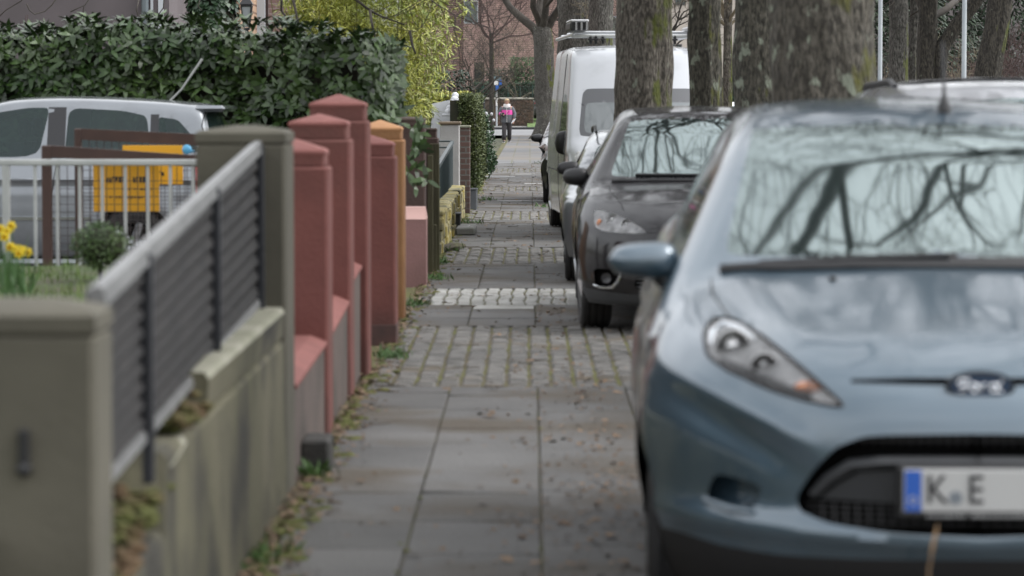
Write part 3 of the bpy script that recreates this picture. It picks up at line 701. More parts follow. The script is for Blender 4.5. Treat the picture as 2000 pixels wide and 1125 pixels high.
# dark pillars between the panes
pblack_m = M('pillar_black', (.02,.02,.022), .35)
for (ya, yb, z0, z1) in ((2.57,2.72,1.035,1.46),(3.43,3.50,1.05,1.40)):
    b = MB(); rings = []
    for z in np.linspace(z0, z1, 7):
        x = b7.side_x((ya+yb)/2, z, 1); rings.append([(x-.01,ya,z),(x+.003,ya,z),(x+.003,yb,z),(x-.01,yb,z)])
    b.loft(rings, cap=True); b.build('door_pillar', pblack_m, hatch, fix=True)
seam(b7, hatch, [('sideR', [(2.62,.25),(2.62,.7),(2.66,1.02)]), ('sideR', [(3.42,.62),(3.5,.85),(3.46,1.02)]), ('sideR', [(3.88,1.46),(3.86,1.3),(3.93,1.1)])], .005)
b = MB(); zt = b7.top_z(0, 3.55); b.tube([(0,3.52,zt),(0,3.62,zt+.10),(0,3.80,zt+.36)], [.010,.008,.012], 6); b.build('aerial', M('pale_aerial', (.35,.36,.34), .4), hatch)
b = MB(); b.box(-.57,.57,3.78,4.05,1.42,1.475,b=.026); b.build('roof_spoiler', silver_p, hatch)

# ================================================================ white panel van
vanglass_m = glass('van_glass', (.13,.145,.15), 1.8)
van_p = paint('white_van_paint', (.42,.435,.46), .05, .35); vanframe_m = M('van_grey_frame', (.085,.088,.095), .5)
vb = Body(L=4.9, w=.86, zb=.2, kf=.25, pf=3.2, res=.07, fine=.035, wr=.31, wy=(.85,4.05), tf=.05, flare=.01,
    front=[(.2,.08),(.35,.02),(.5,0),(.7,.02),(.85,.1),(1.0,.25),(1.15,.45)], sec=[(.2,.03),(.5,0),(.9,.0),(1.2,.03)],
    belt=[(0,.80),(.12,.90),(.35,1.04),(.55,1.13),(.8,1.15),(5,1.15)], crown=.06,
    ws=((.42,1.04),(1.30,2.06)), kx=.18, rw=((4.88,1.0),(4.82,2.1)), side=(.85,.75), zs=(1.1,2.1), roof=[(1.0,2.02),(1.5,2.12),(2.2,2.16),(4.9,2.16)], rcrown=.06)
vb.cut('windscreen', 'xz', rpoly([(-.1,1.17),(.64,1.16),(.66,1.22),(.63,1.46),(.60,1.50),(-.1,1.50)], 3, .3), lambda p: (p[:, 1] > .3) & (p[:, 1] < 1.25))
vb.cut('windscreen_frame', 'xz', rpoly([(-.1,1.13),(.70,1.125),(.715,1.2),(.655,1.60),(.60,1.655),(-.1,1.655)], 3, .2), lambda p: (p[:, 1] > .2) & (p[:, 1] < 1.3))
vb.cut('side_window', 'yz', rpoly([(.95,1.16),(1.28,1.58),(1.95,1.60),(1.98,1.12)], 3, .15), lambda p: (np.abs(p[:, 0]) > .5) & (p[:, 2] > 1.05))
vb.cut('headlight', 'xz', rpoly([(.79,.92),(.74,.98),(.62,.86),(.6,.74),(.76,.74)], 3, .25), front)
vb.cut('lower_grille', 'xz', rpoly([(-.1,.55),(.5,.54),(.55,.34),(-.1,.33)], 3, .2), front)
vb.cut('bumper', 'xz', [(-.1,.6),(1,.6),(1,.15),(-.1,.15)], lambda p: p[:, 1] < .55)
for cy in (.85, 4.05): vb.cut('hole', 'yz', circ(cy, .31, .36), lambda p: (np.abs(p[:, 0]) > .5) & (p[:, 2] < .8))
van = thing('panel_van', 'white high-roofed van with a roof rack, parked behind the silver estate car', 'van', (1.29,33.3,0), R(3.0), None)
car_parts(vb, van, van_p, {}, dict(windscreen=vanglass_m, windscreen_frame=vanframe_m, side_window=glass_m, headlight=lampin_m, lower_grille=void_m, bumper=vanframe_m), dict(lower_grille=(0,.04,0)))
for sg in (-1, 1):
    for cy in (.85, 4.05): wheel(van, sg*.74, cy, .31, .2, sg)
    door_mirror(van, sg*.87, 1.15, 1.05, sg, dark_m, .17, .30, .14, .04)
rk = thing('roof_rack', None, None, (0,0,2.16)); rk.parent = van
b = MB(); b.box(-.70,.70,1.95,1.99,.12,.155,b=.01); b.box(-.70,.70,3.0,3.04,.12,.155,b=.01); b.box(-.70,.70,4.1,4.14,.12,.155,b=.01); b.box(-.74,-.70,1.6,4.6,.09,.125,b=.01); b.box(.70,.74,1.6,4.6,.09,.125,b=.01); b.build('rack_bar', M('rack_alu', (.55,.56,.57), .35, .6), rk)
b = MB(); b.box(-.74,.80,1.62,1.66,.07,.11,b=.01); b.build('front_rail', M('rack_alu_front', (.5,.51,.5), .4, .4), rk)
b = MB(); b.box(-.76,-.55,1.52,2.3,.15,.25,b=.02)
b.build('roller_box', M('rack_dark', (.03,.03,.03), .5), rk)
b = MB()
b.box(-.755,-.545,1.50,2.3,.245,.275,b=.012)
for x in (-.70,-.64,-.58): b.box(x,x+.02,1.495,1.53,.155,.245)
b.box(.58,.76,1.5,2.3,.15,.2,b=.02); b.build('roller_frame', M('roller_alu', (.5,.5,.5), .35, .6), rk)
b = MB()
for x in (-.52,-.46,-.38,.3,.38,.44): b.box(x-.015,x+.015,1.62,1.68,.0,.10,b=.004); b.box(x-.03,x+.03,1.6,1.7,.04,.06,b=.004)
b.build('rack_clamp', dark_m, rk)
b = MB(); b.lathe([(.02,0),(.016,.05),(.006,.06)], 10, 'z', (.36,1.35,1.98)); b.tube([(.36,1.35,2.03),(.36,1.37,2.3)], [.005,.003], 5); b.build('aerial', dark_m, van)
b = MB(); b.box(-.58,-.50,.0,.004,0,.02); o = b.build('windscreen_sticker', M('sticker_blue', (.12,.3,.5), .4), van, loc=(0,.97,1.54)); o.rotation_euler = (R(-42),0,0)
seam(vb, van, [('sideL', [(.95,.3),(.92,.7),(.98,1.1)]), ('sideL', [(2.05,.25),(2.05,2.05)]), ('sideL', [(.8,.72),(4.6,.72)])], .006)

# dry stalk standing in front of the bumper
t = thing('grass_stalk', 'dry tan grass stalk standing in front of the blue hatchback bumper', 'grass stalk', tuple(at(1812,1250,7.3).xy)+(0,))
b = MB(); q0 = Vector(t.location); b.tube([(0,0,0), at(1812,1200,7.3)-q0, at(1814,1110,7.3)-q0, at(1832,1035,7.28)-q0], [.0032,.0032,.003,.002], 5); b.build('stem', M('dry_straw', (.17,.11,.06), .8), t)
b = MB(); b.leaf(at(1815,1090,7.3)-q0, Vector((.25,0,1)), Vector((0,-1,0)), .09, .006, .1); b.build('ear', M('dry_ear', (.34,.22,.12), .8), t, 0)
# ================================================================ ground, pavement, setts
gy = random.Random(5)
b = MB(); b.add([(-900,-60,-.16),(900,-60,-.16),(900,1500,-.16),(-900,1500,-.16)], [(0,1,2,3)])
tag(b.build('ground', M('earth', (.09,.08,.06), .95, col2=(.06,.075,.03), scale=.4), smooth=0), kind='structure')
# carriageway beside the parked cars and the cross street at the far end
b = MB(); b.add([(2.25,-40,-.10),(9.5,-40,-.10),(9.5,160,-.10),(2.25,160,-.10)], [(0,1,2,3)])
asph = M('asphalt', (.075,.075,.078), .8, col2=(.11,.11,.11), scale=1.2, bump=.3, bscale=90)
tag(b.build('road', asph, smooth=0), kind='structure')
b = MB(); b.add([(-60,141,-.008),(60,141,-.008),(60,171.5,-.008),(-60,171.5,-.008)], [(0,1,2,3)])
tag(b.build('cross_street', M('cross_asphalt', (.17,.17,.175), .85, col2=(.23,.23,.23), scale=.25, stretch=(1,3,1)), smooth=0), kind='structure')
b = MB(); b.box(-60,60,171.5,172.0,-.1,.12,b=.02); tag(b.build('kerb', M('kerb_stone', (.035,.036,.04), .8), smooth=20), kind='structure')
b = MB(); b.add([(-60,172.0,.10),(60,172.0,.10),(60,178.2,.14),(-60,178.2,.14)], [(0,1,2,3)])
tag(b.build('footway', M('far_paving', (.20,.195,.185), .9, col2=(.14,.135,.125), scale=.5), smooth=0), kind='structure')
b = MB(); b.box(2.12,2.25,-30,141,-.15,.0,b=.02); tag(b.build('kerb', M('kerb_basalt', (.10,.10,.105), .8, col2=(.15,.15,.15), scale=3), smooth=20), kind='structure')
# bed of sand, moss and dirt under the paving
b = MB(); b.box(-1.02,2.12,-6,141,-.15,-.012)
bed = M('joint_moss', (.095,.095,.022), .95, col2=(.085,.07,.042), scale=1.6, lo=.4, hi=.6, bump=.6, bscale=60)
tag(b.build('paving_bed', bed, smooth=0), kind='structure')
slab_m = M('basalt_slab', (.118,.115,.110), .8, col2=(.078,.076,.073), scale=1.4, lo=.3, hi=.7, island=.16, bump=.45, bscale=45, dirt=(.066,.053,.038), dscale=1.1, dlo=.47, dhi=.64)
sett_m = M('granite_sett', (.15,.143,.132), .8, col2=(.10,.096,.088), scale=6, island=.25, bump=.4, bscale=70, dirt=(.095,.075,.05), dscale=1.3, dlo=.58, dhi=.7)
white_m = M('white_sett', (.35,.345,.325), .85, col2=(.23,.225,.205), scale=4, island=.12, bump=.3, bscale=60)
def stone(mb, x0, x1, y0, y1, tilt=.004, wav=0, top=0.0, bev=.006, q=gy):
    dz = [top+q.uniform(-tilt, tilt) for _ in range(4)]; w = [q.uniform(-wav, wav) for _ in range(8)]
    b0 = [(x0+w[0],y0+w[1]),(x1+w[2],y0+w[3]),(x1+w[4],y1+w[5]),(x0+w[6],y1+w[7])]
    cx, cy = (x0+x1)/2, (y0+y1)/2
    lo = [(x,y,-.06) for x,y in b0]; md = [(x,y,d-bev) for (x,y),d in zip(b0, dz)]
    tp = [(x+bev*(1 if x < cx else -1), y+bev*(1 if y < cy else -1), d) for (x,y),d in zip(b0, dz)]
    mb.loft([lo, md, tp], mi=0); o = len(mb.v)-4; mb.f.append((o,o+1,o+2,o+3)); mb.mi.append(0)
bands = [(16.2,20.6,'s'),(28.6,31.8,'s'),(39.3,42.4,'s'),(52,55,'s'),(66,70,'s')]
wband = (22.75, 24.75)
slabs, setts, whites = MB(), MB(), MB()
XS = [-.86,-.42,.04,.50,.96,1.42,2.1]
def in_band(y):
    for a, c, k in bands:
        if a-.02 <= y < c: return c
    if wband[0]-.02 <= y < wband[1]: return wband[1]
for i in range(len(XS)-1):
    y = 3.2+gy.uniform(0,.3)
    while y < 76:
        e = in_band(y)
        if e: y = e+.006; continue
        l = gy.uniform(.55,.95); nxt = min([a for a,_,_ in bands+[wband+('w',)] if a > y]+[200])
        y1 = min(y+l, nxt-.004)
        if nxt-y1 < .2 and nxt < 100: y1 = nxt-.004
        stone(slabs, XS[i]+.003, XS[i+1]-.003, y, y1-.005, .004 if gy.random() > .12 else .009)
        y = y1
for a, c, k in bands:
    y = a
    while y < c-.05:
        d = gy.uniform(.10,.13); x = -.86+gy.uniform(-.02,.01)
        cols = np.arange(-.86, 2.1, .122)
        for x in cols:
            stone(setts, x+.009+gy.uniform(-.004,.004), x+.113+gy.uniform(-.004,.004), y+.005, y+d-.005, .004, .004, 0, .012)
        y += d
y = wband[0]
while y < wband[1]-.05:
    d = .2
    for k, x in enumerate(np.arange(-.86, 2.1, .103)):
        wv = .008*math.sin(y*7+x*3)
        stone(whites if x > -.82+.03*math.sin(y*9) else setts, x+.007+wv, x+.096+wv, y+.004, y+d-.004, .003, .003, 0, .008)
    y += d
stone(whites, -.42+.006, .04-.006, 22.3, 22.70, .001, 0, .002)
tag(slabs.build('paving_slab', slab_m, smooth=25), kind='structure'); tag(setts.build('sett_paving', sett_m, smooth=40), kind='structure'); tag(whites.build('white_paving', white_m, smooth=30), kind='structure')
# further paving, too far to see single stones
m, nt, bs = newmat('far_slabs')
tcx = nn(nt, 'ShaderNodeTexCoord').outputs['Object']
br = nn(nt, 'ShaderNodeTexBrick'); nt.links.new(tcx, br.inputs['Vector'])
mp = nn(nt, 'ShaderNodeMapping'); mp.inputs['Rotation'].default_value = (0,0,R(90)); nt.links.new(tcx, mp.inputs[0]); nt.links.new(mp.outputs[0], br.inputs['Vector'])
br.inputs['Color1'].default_value = (.135,.135,.138,1); br.inputs['Color2'].default_value = (.10,.10,.102,1); br.inputs['Mortar'].default_value = (.09,.09,.05,1)
br.inputs['Scale'].default_value = 1; br.inputs['Brick Width'].default_value = 1.1; br.inputs['Row Height'].default_value = .46; br.inputs['Mortar Size'].default_value = .02
cc = mixc(nt, noise_fac(nt, tcx, .25, 5, .45, .6, (1,.6,1)), br.outputs['Color'], (.14,.122,.10))
nt.links.new(cc, bs.inputs['Base Color']); bs.inputs['Roughness'].default_value = .8
b = MB(); b.box(-.86,2.1,76,141,-.1,0); tag(b.build('sidewalk', m, smooth=0), kind='structure')
b = MB()
for (x0, x1, y0, y1) in ((-.1,.4,56.5,57.1),(-.95,-.3,62,62.5),(.2,1.2,50.8,51.4),(.2,1.2,48.3,48.8),(-.4,.1,64,64.5),(-.5,.3,46.6,47.0)): b.box(x0,x1,y0,y1,-.01,.006)
tag(b.build('pale_slab', M('pale_slab', (.30,.30,.29), .7, col2=(.22,.22,.215), scale=3), smooth=0), kind='structure')
# drive and gardens on the left, raised lawn behind the nearest wall
b = MB(); b.add([(-60,18.0,-.02),(-1.02,18.0,-.02),(-1.02,32,-.02),(-60,32,-.02)], [(0,1,2,3)])
tag(b.build('driveway', M('drive_paving', (.16,.155,.15), .85, col2=(.11,.105,.10), scale=1.5, bump=.2), smooth=0), kind='structure')
b = MB()
nx, ny = 40, 30; P = []
for j in range(ny+1):
    for i in range(nx+1):
        x = -1.14-(i/nx)*9; y = 4+(j/ny)*12.9
        P.append((x, y, .59+.05*mnoise.noise(Vector((x*.6, y*.5, 0)))+.03*mnoise.noise(Vector((x*2, y*2, 3)))))
fs = [(j*(nx+1)+i, (j+1)*(nx+1)+i, (j+1)*(nx+1)+i+1, j*(nx+1)+i+1) for j in range(ny) for i in range(nx)]
b.add(P, fs); tag(b.build('lawn_soil', M('lawn_soil', (.04,.075,.015), .95, col2=(.06,.05,.03), scale=3), smooth=180, fix=True), kind='structure')
# grass blades
b = MB()
for _ in range(26000):
    x = -1.15-gy.random()**.8*6; y = gy.uniform(10.5,16.8) if gy.random() < .8 else gy.uniform(5.5,10.5)
    z = .59+.05*mnoise.noise(Vector((x*.6, y*.5, 0)))+.03*mnoise.noise(Vector((x*2, y*2, 3)))-.005
    a = gy.uniform(0, 6.28); h = gy.uniform(.03,.085); t = gy.uniform(0,.04); w = .003
    dx, dy = math.cos(a), math.sin(a)
    b.add([(x-dy*w,y+dx*w,z),(x+dy*w,y-dx*w,z),(x+dx*t,y+dy*t,z+h)], [(0,1,2)])
tag(b.build('grass', M('grass_blade', (.075,.15,.02), .6, island=.5, col2=(.11,.15,.03), scale=1.5), smooth=0), kind='stuff')
# leaf litter: brown scraps, denser along the kerb side, the wall foot and some patches
b = MB(); q = random.Random(9)
def scrap(x, y, s):
    a = q.uniform(0, 6.28); d = Vector((math.cos(a), math.sin(a), q.uniform(-.1,.35))); 
    b.leaf(Vector((x,y,.004+q.uniform(0,.008))), d, Vector((q.uniform(-.4,.4),q.uniform(-.4,.4),1)), s, s*q.uniform(.35,.7), q.uniform(.0,.3))
patches = [(q.uniform(-.75,.4), q.uniform(8,75), q.uniform(.1,.5)) for _ in range(60)]
for _ in range(2600):
    t = q.random(); y = 7+70*q.random()**1.6
    if t < .35: x = .28-abs(q.gauss(0,.22))
    elif t < .62: x = -.84+abs(q.gauss(0,.07))
    elif t < .9:
        px_, py_, pr = q.choice(patches); x = q.gauss(px_, pr*.35); y = q.gauss(py_, pr*1.2)
    else: x = q.uniform(-.85,.5)
    if x < -.9 or y < 6: continue
    scrap(x, y, q.uniform(.012,.035) if q.random() < .85 else q.uniform(.04,.07))
for _ in range(2200): scrap(-.92+abs(q.gauss(0,.075)), 7+20*q.random()**1.4, q.uniform(.012,.045))
for _ in range(380): scrap(.42-abs(q.gauss(0,.25)), q.uniform(8.5,17), q.uniform(.012,.05))
for _ in range(500): scrap(q.uniform(.2,2), q.uniform(12,24), q.uniform(.015,.05))
tag(b.build('leaf_litter', M('dead_leaf', (.095,.058,.036), .85, island=.6, col2=(.18,.125,.08), scale=7), smooth=0), kind='stuff')
b = MB()
for _ in range(70):
    x = -.85+abs(q.gauss(0,.25)) if q.random() < .6 else q.uniform(-.8,.4); y = q.uniform(14,60); p = Vector((x,y,.006)); a = q.uniform(0,6.28); P = [p]
    for k in range(4): a += q.gauss(0,.4); p = p+Vector((math.cos(a), math.sin(a), 0))*q.uniform(.02,.06); P.append(p.copy())
    b.tube(P, [.004,.004,.003,.003,.002], 4)
tag(b.build('twig_litter', M('twig_brown', (.07,.05,.035), .85), smooth=60), kind='stuff')
# moss cushions and weeds at the wall foot
b = MB()
for _ in range(700):
    t = q.random(); y = 7.5+50*q.random()**1.5; x = -.89+abs(q.gauss(0,.06)) if t < .85 else q.choice(XS[:5])+q.gauss(0,.012)
    r = q.uniform(.012,.045) if t < .85 else q.uniform(.006,.016); b.ball((x,y,-.002), (r, r*1.6, r*.32), 8)
tag(b.build('moss', M('moss_cushion', (.07,.085,.012), .95, col2=(.12,.115,.03), scale=9, bump=.8, bscale=120), smooth=180), kind='stuff')
b = MB()
for (cx, cy, n, rr) in ((-.80,18.0,90,.10),(-.86,22.6,60,.1),(-.8,26.0,70,.12),(-.75,38,80,.18),(-.85,31,60,.15),(.25,44,60,.2),(-.87,12.3,60,.1),(-.88,10,50,.12),(-.7,47,60,.2),(.5,75,60,.4),(-.84,28.5,70,.1)):
    for _ in range(n):
        p = Vector((q.gauss(cx, rr*.5), q.gauss(cy, rr), 0)); d = Vector((q.gauss(0,.6), q.gauss(0,.6), 1))
        b.leaf(p, d, Vector((q.gauss(0,1),q.gauss(0,1),.2)), q.uniform(.03,.09), q.uniform(.006,.016), .5)
tag(b.build('weeds', M('weed_leaf', (.05,.11,.02), .6, island=.4), smooth=0), kind='stuff')
# ================================================================ walls, pillars and railings on the left
conc_m = M('weathered_concrete', (.098,.090,.067), .92, col2=(.060,.055,.041), scale=2.2, lo=.35, hi=.7, bump=.12, bscale=50, dirt=(.055,.06,.03), dscale=1.2, dlo=.56, dhi=.68)
concside_m = M('mossy_render', (.125,.113,.075), .92, col2=(.07,.066,.036), scale=1.3, lo=.3, hi=.7, bump=.4, bscale=30, dirt=(.025,.023,.017), dscale=1.9, dlo=.47, dhi=.66, stretch=(1,1,.7))
coping_m = M('pale_coping', (.26,.25,.20), .88, col2=(.16,.16,.11), scale=4, bump=.3, bscale=50)
rubble_m = M('mossy_rubble', (.075,.045,.02), .95, col2=(.06,.065,.012), scale=7, lo=.42, hi=.58, bump=1.0, bscale=30)
def grey_pillar(label, x1, w, y0, d, h, pk=.03):
    t = thing('concrete_pillar', label, 'pillar', (x1-w/2, y0+d/2, 0), 0, 'grey concrete wall pillars')
    b = MB(); b.box(-w/2,w/2,-d/2,d/2,-.1,h-.05,b=.012); b.build('shaft', conc_m, t, 35)
    b = MB(); a, c = w/2+.002, d/2+.002
    ring = lambda i, z: [(-a+i,-c+i,z),(a-i,-c+i,z),(a-i,c-i,z),(-a+i,c-i,z)]
    b.loft([ring(.006,h-.052), ring(0,h-.045), ring(0,h-.012), ring(.02,h), ring(min(a,c)*.8,h+pk)], cap=True); b.build('cap', conc_m if pk < .025 else coping_m, t, 25)
    return t
p1 = grey_pillar('grey concrete pillar at the left edge, nearest the camera, cut by the frame', -.92, .42, 6.47, .27, 1.06, .02)
k = MB(); k.box(-.012,.012,-.155,-.136,-.028,.05,b=.004); k.ball((0,-.15,-.035), (.018,.014,.018), 8); k.build('iron_bracket', dark_m, p1, loc=(.06,0,.76))
p2 = grey_pillar('tall grey concrete pillar between the slatted railing and the red columns', -.925, .34, 11.62, .42, 1.395, .018)
# low wall between them, render and coping partly broken away
t = thing('low_wall', 'low mossy concrete wall under the slatted railing, its coping broken away in places', 'wall', (-1.0, 9.2, 0))
def wp(x, y, z): return (x+1.0, y-9.2, z)
b = MB(); ny = 60; rings = []
wr = random.Random(2)
def wtop(y): return .41 if y < 7.85 else .60
for j in range(ny+1):
    y = 6.72+(11.62-6.72)*j/ny; zt = wtop(y)+.012*mnoise.noise(Vector((y*9,0,0)))
    n1 = .002*mnoise.noise(Vector((y*3,1,0))); n2 = .003*mnoise.noise(Vector((y*5,7,0)))
    rings.append([wp(-1.30,y,-.1), wp(-.925+n1,y,-.1), wp(-.925+n2,y,.12), wp(-.928+n1,y,.3), wp(-.932,y,zt-.02), wp(-.95+n1,y,zt), wp(-1.30,y,zt)])
b.loft(rings, cap=True); b.build('wall_body', concside_m, t, 40)
def coping(y0, y1, z0, z1, ragged=.03):
    b = MB(); rings = []
    for j in range(13):
        f = j/12; y = y0+(y1-y0)*f; z = z0+(z1-z0)*f; e = ragged*mnoise.noise(Vector((y*14,3,0))) if j in (0,1,12) else 0
        rings.append([wp(-1.31,y,z-.11), wp(-.936,y+e,z-.11), wp(-.929,y+e,z-.02), wp(-.942,y+e,z), wp(-1.31,y+e*2,z)])
    b.loft(rings, cap=True)
    for i in range(12): b.mi[i*5+2] = b.mi[i*5+3] = 1
    return b.build('coping', [concside_m, coping_m], t, 30)
coping(8.85, 11.62, .72, .725); coping(7.92, 8.28, .575, .60)
b = MB()
for _ in range(1500):
    y = wr.uniform(8.2,8.95) if wr.random() < .45 else wr.uniform(6.75,8.0); r = wr.uniform(.006,.028)
    zb_ = (.605 if y > 8.1 else .40+.10*max(0, (y-7.0))); x = wr.uniform(-1.28,-.93); hgt = .035*(1+mnoise.noise(Vector((x*9,y*5,2))))
    if zb_ > .6 and wr.random() < .1: zb_ += .03
    b.ball(wp(x, y, zb_+hgt*wr.random()), (r, r*1.5, r*.55), 6)
o = b.build('rubble', rubble_m, t, 180); o['kind'] = 'stuff'
# slatted railing on the wall
slat_m = M('anthracite_slat', (.019,.018,.018), .65, col2=(.027,.025,.024), scale=5); slat_m.node_tree.nodes['Principled BSDF'].inputs['Specular IOR Level'].default_value = .2; rail_m = M('galvanised_rail', (.20,.20,.198), .45, .3, col2=(.15,.15,.148), scale=8); post_m = M('dark_post', (.02,.021,.025), .4)
t = thing('slatted_railing', 'dark slatted metal railing with a pale top rail climbing between the two grey pillars', 'railing', (-1.0, 9.2, 0))
def fx(y): return -.955-.075*(y-6.75)/4.85
def ztop(y): return 1.075+(1.335-1.075)*(y-6.75)/4.85
def zbot(y): return .655+(.75-.655)*(y-6.75)/4.85
def beam(mb, y0, y1, fz, hh, th):
    rings = []
    for f in (0, 1):
        y = y0+(y1-y0)*f; x = fx(y)
        rings.append([wp(x-th,y,fz(y)-hh), wp(x+th,y,fz(y)-hh), wp(x+th*.7,y,fz(y)+hh*.8), wp(x,y,fz(y)+hh), wp(x-th,y,fz(y)+hh*.5)])
    mb.loft(rings, cap=True)
b = MB(); beam(b, 6.74, 11.62, ztop, .022, .024); b.build('top_rail', rail_m, t, 40)
b = MB(); beam(b, 6.74, 11.62, lambda y: zbot(y), .014, .016); b.build('bottom_rail', rail_m, t, 40)
b = MB(); N = 9
for i in range(N):
    fz = lambda y: zbot(y)+.02+(ztop(y)-.025-zbot(y)-.02)*(i+.5)/N
    rings = []
    for y in (6.74, 11.62):
        x = fx(y); hh = .31*(ztop(y)-zbot(y)-.045)/N; rings.append([wp(x+.006,y,fz(y)-hh), wp(x+.010,y,fz(y)-hh), wp(x-.004,y,fz(y)+hh), wp(x-.008,y,fz(y)+hh)])
    b.loft(rings, cap=True)
o = b.build('slat_panel', slat_m, t, 20)
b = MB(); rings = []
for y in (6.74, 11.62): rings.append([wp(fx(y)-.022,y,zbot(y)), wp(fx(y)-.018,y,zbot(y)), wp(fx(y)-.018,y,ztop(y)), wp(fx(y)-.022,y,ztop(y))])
b.loft(rings, cap=True); b.build('gap_shade_sheet', void_m, t, 20)  # near-black sheet added to stand in for the shade between the slats
for y in (7.63, 9.62, 11.55):
    b = MB(); x = fx(y); b.box(x+1.0+.002,x+1.0+.03,y-9.2-.022,y-9.2+.022,.55 if y < 11 else .72,ztop(y)+.004,b=.004); b.build('post', post_m, t, 30)
# ---------------------------------------------------------------- red and ochre columns with low walls
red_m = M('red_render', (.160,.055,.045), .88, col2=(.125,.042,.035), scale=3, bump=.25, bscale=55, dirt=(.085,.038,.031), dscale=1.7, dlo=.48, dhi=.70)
redtop_m = M('red_cap_lit', (.225,.085,.073), .88, col2=(.175,.064,.055), scale=4, bump=.2, bscale=60)  # lighter copy of the red render: brightness of upward faces put into the colour
ochre_m = M('ochre_render', (.27,.138,.058), .88, col2=(.21,.10,.042), scale=3, bump=.25, bscale=55); ochretop_m = M('ochre_cap_lit', (.42,.22,.095), .8, col2=(.36,.18,.08), scale=4)  # ochre cap is a lighter copy of its render, top light painted in
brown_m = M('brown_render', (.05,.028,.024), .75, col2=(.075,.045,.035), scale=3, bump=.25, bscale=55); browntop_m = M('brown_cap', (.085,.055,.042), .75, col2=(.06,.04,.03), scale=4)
plinth_m = M('grey_brown_render', (.12,.092,.08), .9, col2=(.095,.075,.066), scale=3, bump=.4, bscale=40, dirt=(.06,.05,.042), dscale=1.4, dlo=.58, dhi=.7)
def column(label, xr, y0, w, d, zs, ze, za, m, mt, base_dark=None, group='rendered wall columns', inset=.018):
    t = thing('wall_column', label, 'column', (xr-w/2, y0+d/2, 0), 0, group)
    b = MB(); b.box(-w/2,w/2,-d/2,d/2,-.08,zs,b=.012); b.build('shaft', m, t, 35)
    i = inset
    b = MB(); b.box(-w/2+i,w/2-i,-d/2+i,d/2-i,zs-.005,ze,b=.01); b.build('neck', m, t, 35)
    b = MB(); a, c = w/2-i+.004, d/2-i+.004
    ring = lambda k, z: [(-a*k,-c*k,z),(a*k,-c*k,z),(a*k,c*k,z),(-a*k,c*k,z)]
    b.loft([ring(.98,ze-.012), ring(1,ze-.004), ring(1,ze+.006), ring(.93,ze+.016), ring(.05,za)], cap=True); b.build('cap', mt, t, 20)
    if base_dark:
        b = MB(); b.box(-w/2-.004,w/2+.004,-d/2-.004,d/2+.004,-.06,base_dark,b=.004); b.build('base', M('dark_foot_render', (.10,.045,.038), .85, col2=(.06,.035,.03), scale=5), t, 30)  # darker render wrapped around the column foot
    return t
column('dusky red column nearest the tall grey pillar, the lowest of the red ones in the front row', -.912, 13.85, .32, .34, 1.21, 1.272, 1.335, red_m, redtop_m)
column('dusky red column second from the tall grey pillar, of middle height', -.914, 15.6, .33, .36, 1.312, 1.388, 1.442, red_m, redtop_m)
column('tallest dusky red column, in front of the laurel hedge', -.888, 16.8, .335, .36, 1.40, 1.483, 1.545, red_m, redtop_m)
column('dusky red column with a darker foot, beside the ochre column', -.835, 19.05, .34, .38, 1.166, 1.235, 1.298, red_m, redtop_m, .12)
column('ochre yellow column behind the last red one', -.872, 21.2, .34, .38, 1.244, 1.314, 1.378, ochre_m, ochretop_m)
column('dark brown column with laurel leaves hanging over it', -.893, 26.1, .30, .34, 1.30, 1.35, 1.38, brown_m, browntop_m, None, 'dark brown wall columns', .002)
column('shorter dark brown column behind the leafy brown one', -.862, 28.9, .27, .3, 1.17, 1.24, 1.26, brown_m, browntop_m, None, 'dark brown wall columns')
def plinth(label, y0, y1, z0, z1, xr=-.93, w=.25, m=plinth_m, mt=redtop_m):
    t = thing('low_wall', label, 'wall', (xr-w/2, (y0+y1)/2, 0), 0, 'low walls between the columns'); h = (y1-y0)/2
    b = MB(); b.loft([[(-w/2,y,-.08),(w/2,y,-.08),(w/2,y,z-.045),(-w/2,y,z-.045)] for y, z in ((-h,z0),(h,z1))], cap=True); b.build('wall_body', m, t, 20)
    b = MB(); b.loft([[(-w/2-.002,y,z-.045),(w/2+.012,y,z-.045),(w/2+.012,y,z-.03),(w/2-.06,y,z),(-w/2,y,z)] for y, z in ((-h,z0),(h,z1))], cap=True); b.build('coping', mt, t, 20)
plinth('low wall with red coping between the tall grey pillar and the first red column', 12.04, 13.85, .42, .45)
plinth('low wall with red coping between the first and second red columns', 14.19, 15.6, .46, .52)
plinth('low wall with red coping between the second and the tallest red columns', 15.96, 16.8, .61, .64)
b = MB(); b.box(-.06,.055,-.15,.15,-.05,.13,b=.012); o = b.build('stone_block', M('dark_stone', (.05,.045,.04), .9, col2=(.03,.03,.028), scale=6, bump=.5), smooth=30, loc=(-.87,12.55,0)); tag(o, 'dark stone block at the foot of the tall grey pillar', 'stone')
# pink concrete block with a sloped top
t = thing('gate_block', 'pink rendered block with a sloping top between the ochre and the dark brown columns', 'block', (-.95,25.3,0))
b = MB(); b.loft([[(-.12,-.2,z),(.10,-.2,z),(.10,.2,z),(-.12,.2,z)] for z in (-.05,.545)], cap=True); b.build('block_body', M('pink_render', (.25,.135,.125), .88, col2=(.20,.11,.10), scale=3, bump=.2), t, 20)
b = MB(); b.add([(-.122,-.202,.545),(.102,-.202,.545),(.102,.202,.545),(-.122,.202,.545),(-.09,-.05,.64),(.085,-.05,.64),(.085,.18,.64),(-.09,.18,.64)], [(0,1,5,4),(1,2,6,5),(2,3,7,6),(3,0,4,7),(4,5,6,7),(3,2,1,0)]); b.build('sloped_top', M('pale_pink', (.48,.30,.27), .85, col2=(.42,.26,.23), scale=4), t, 20)
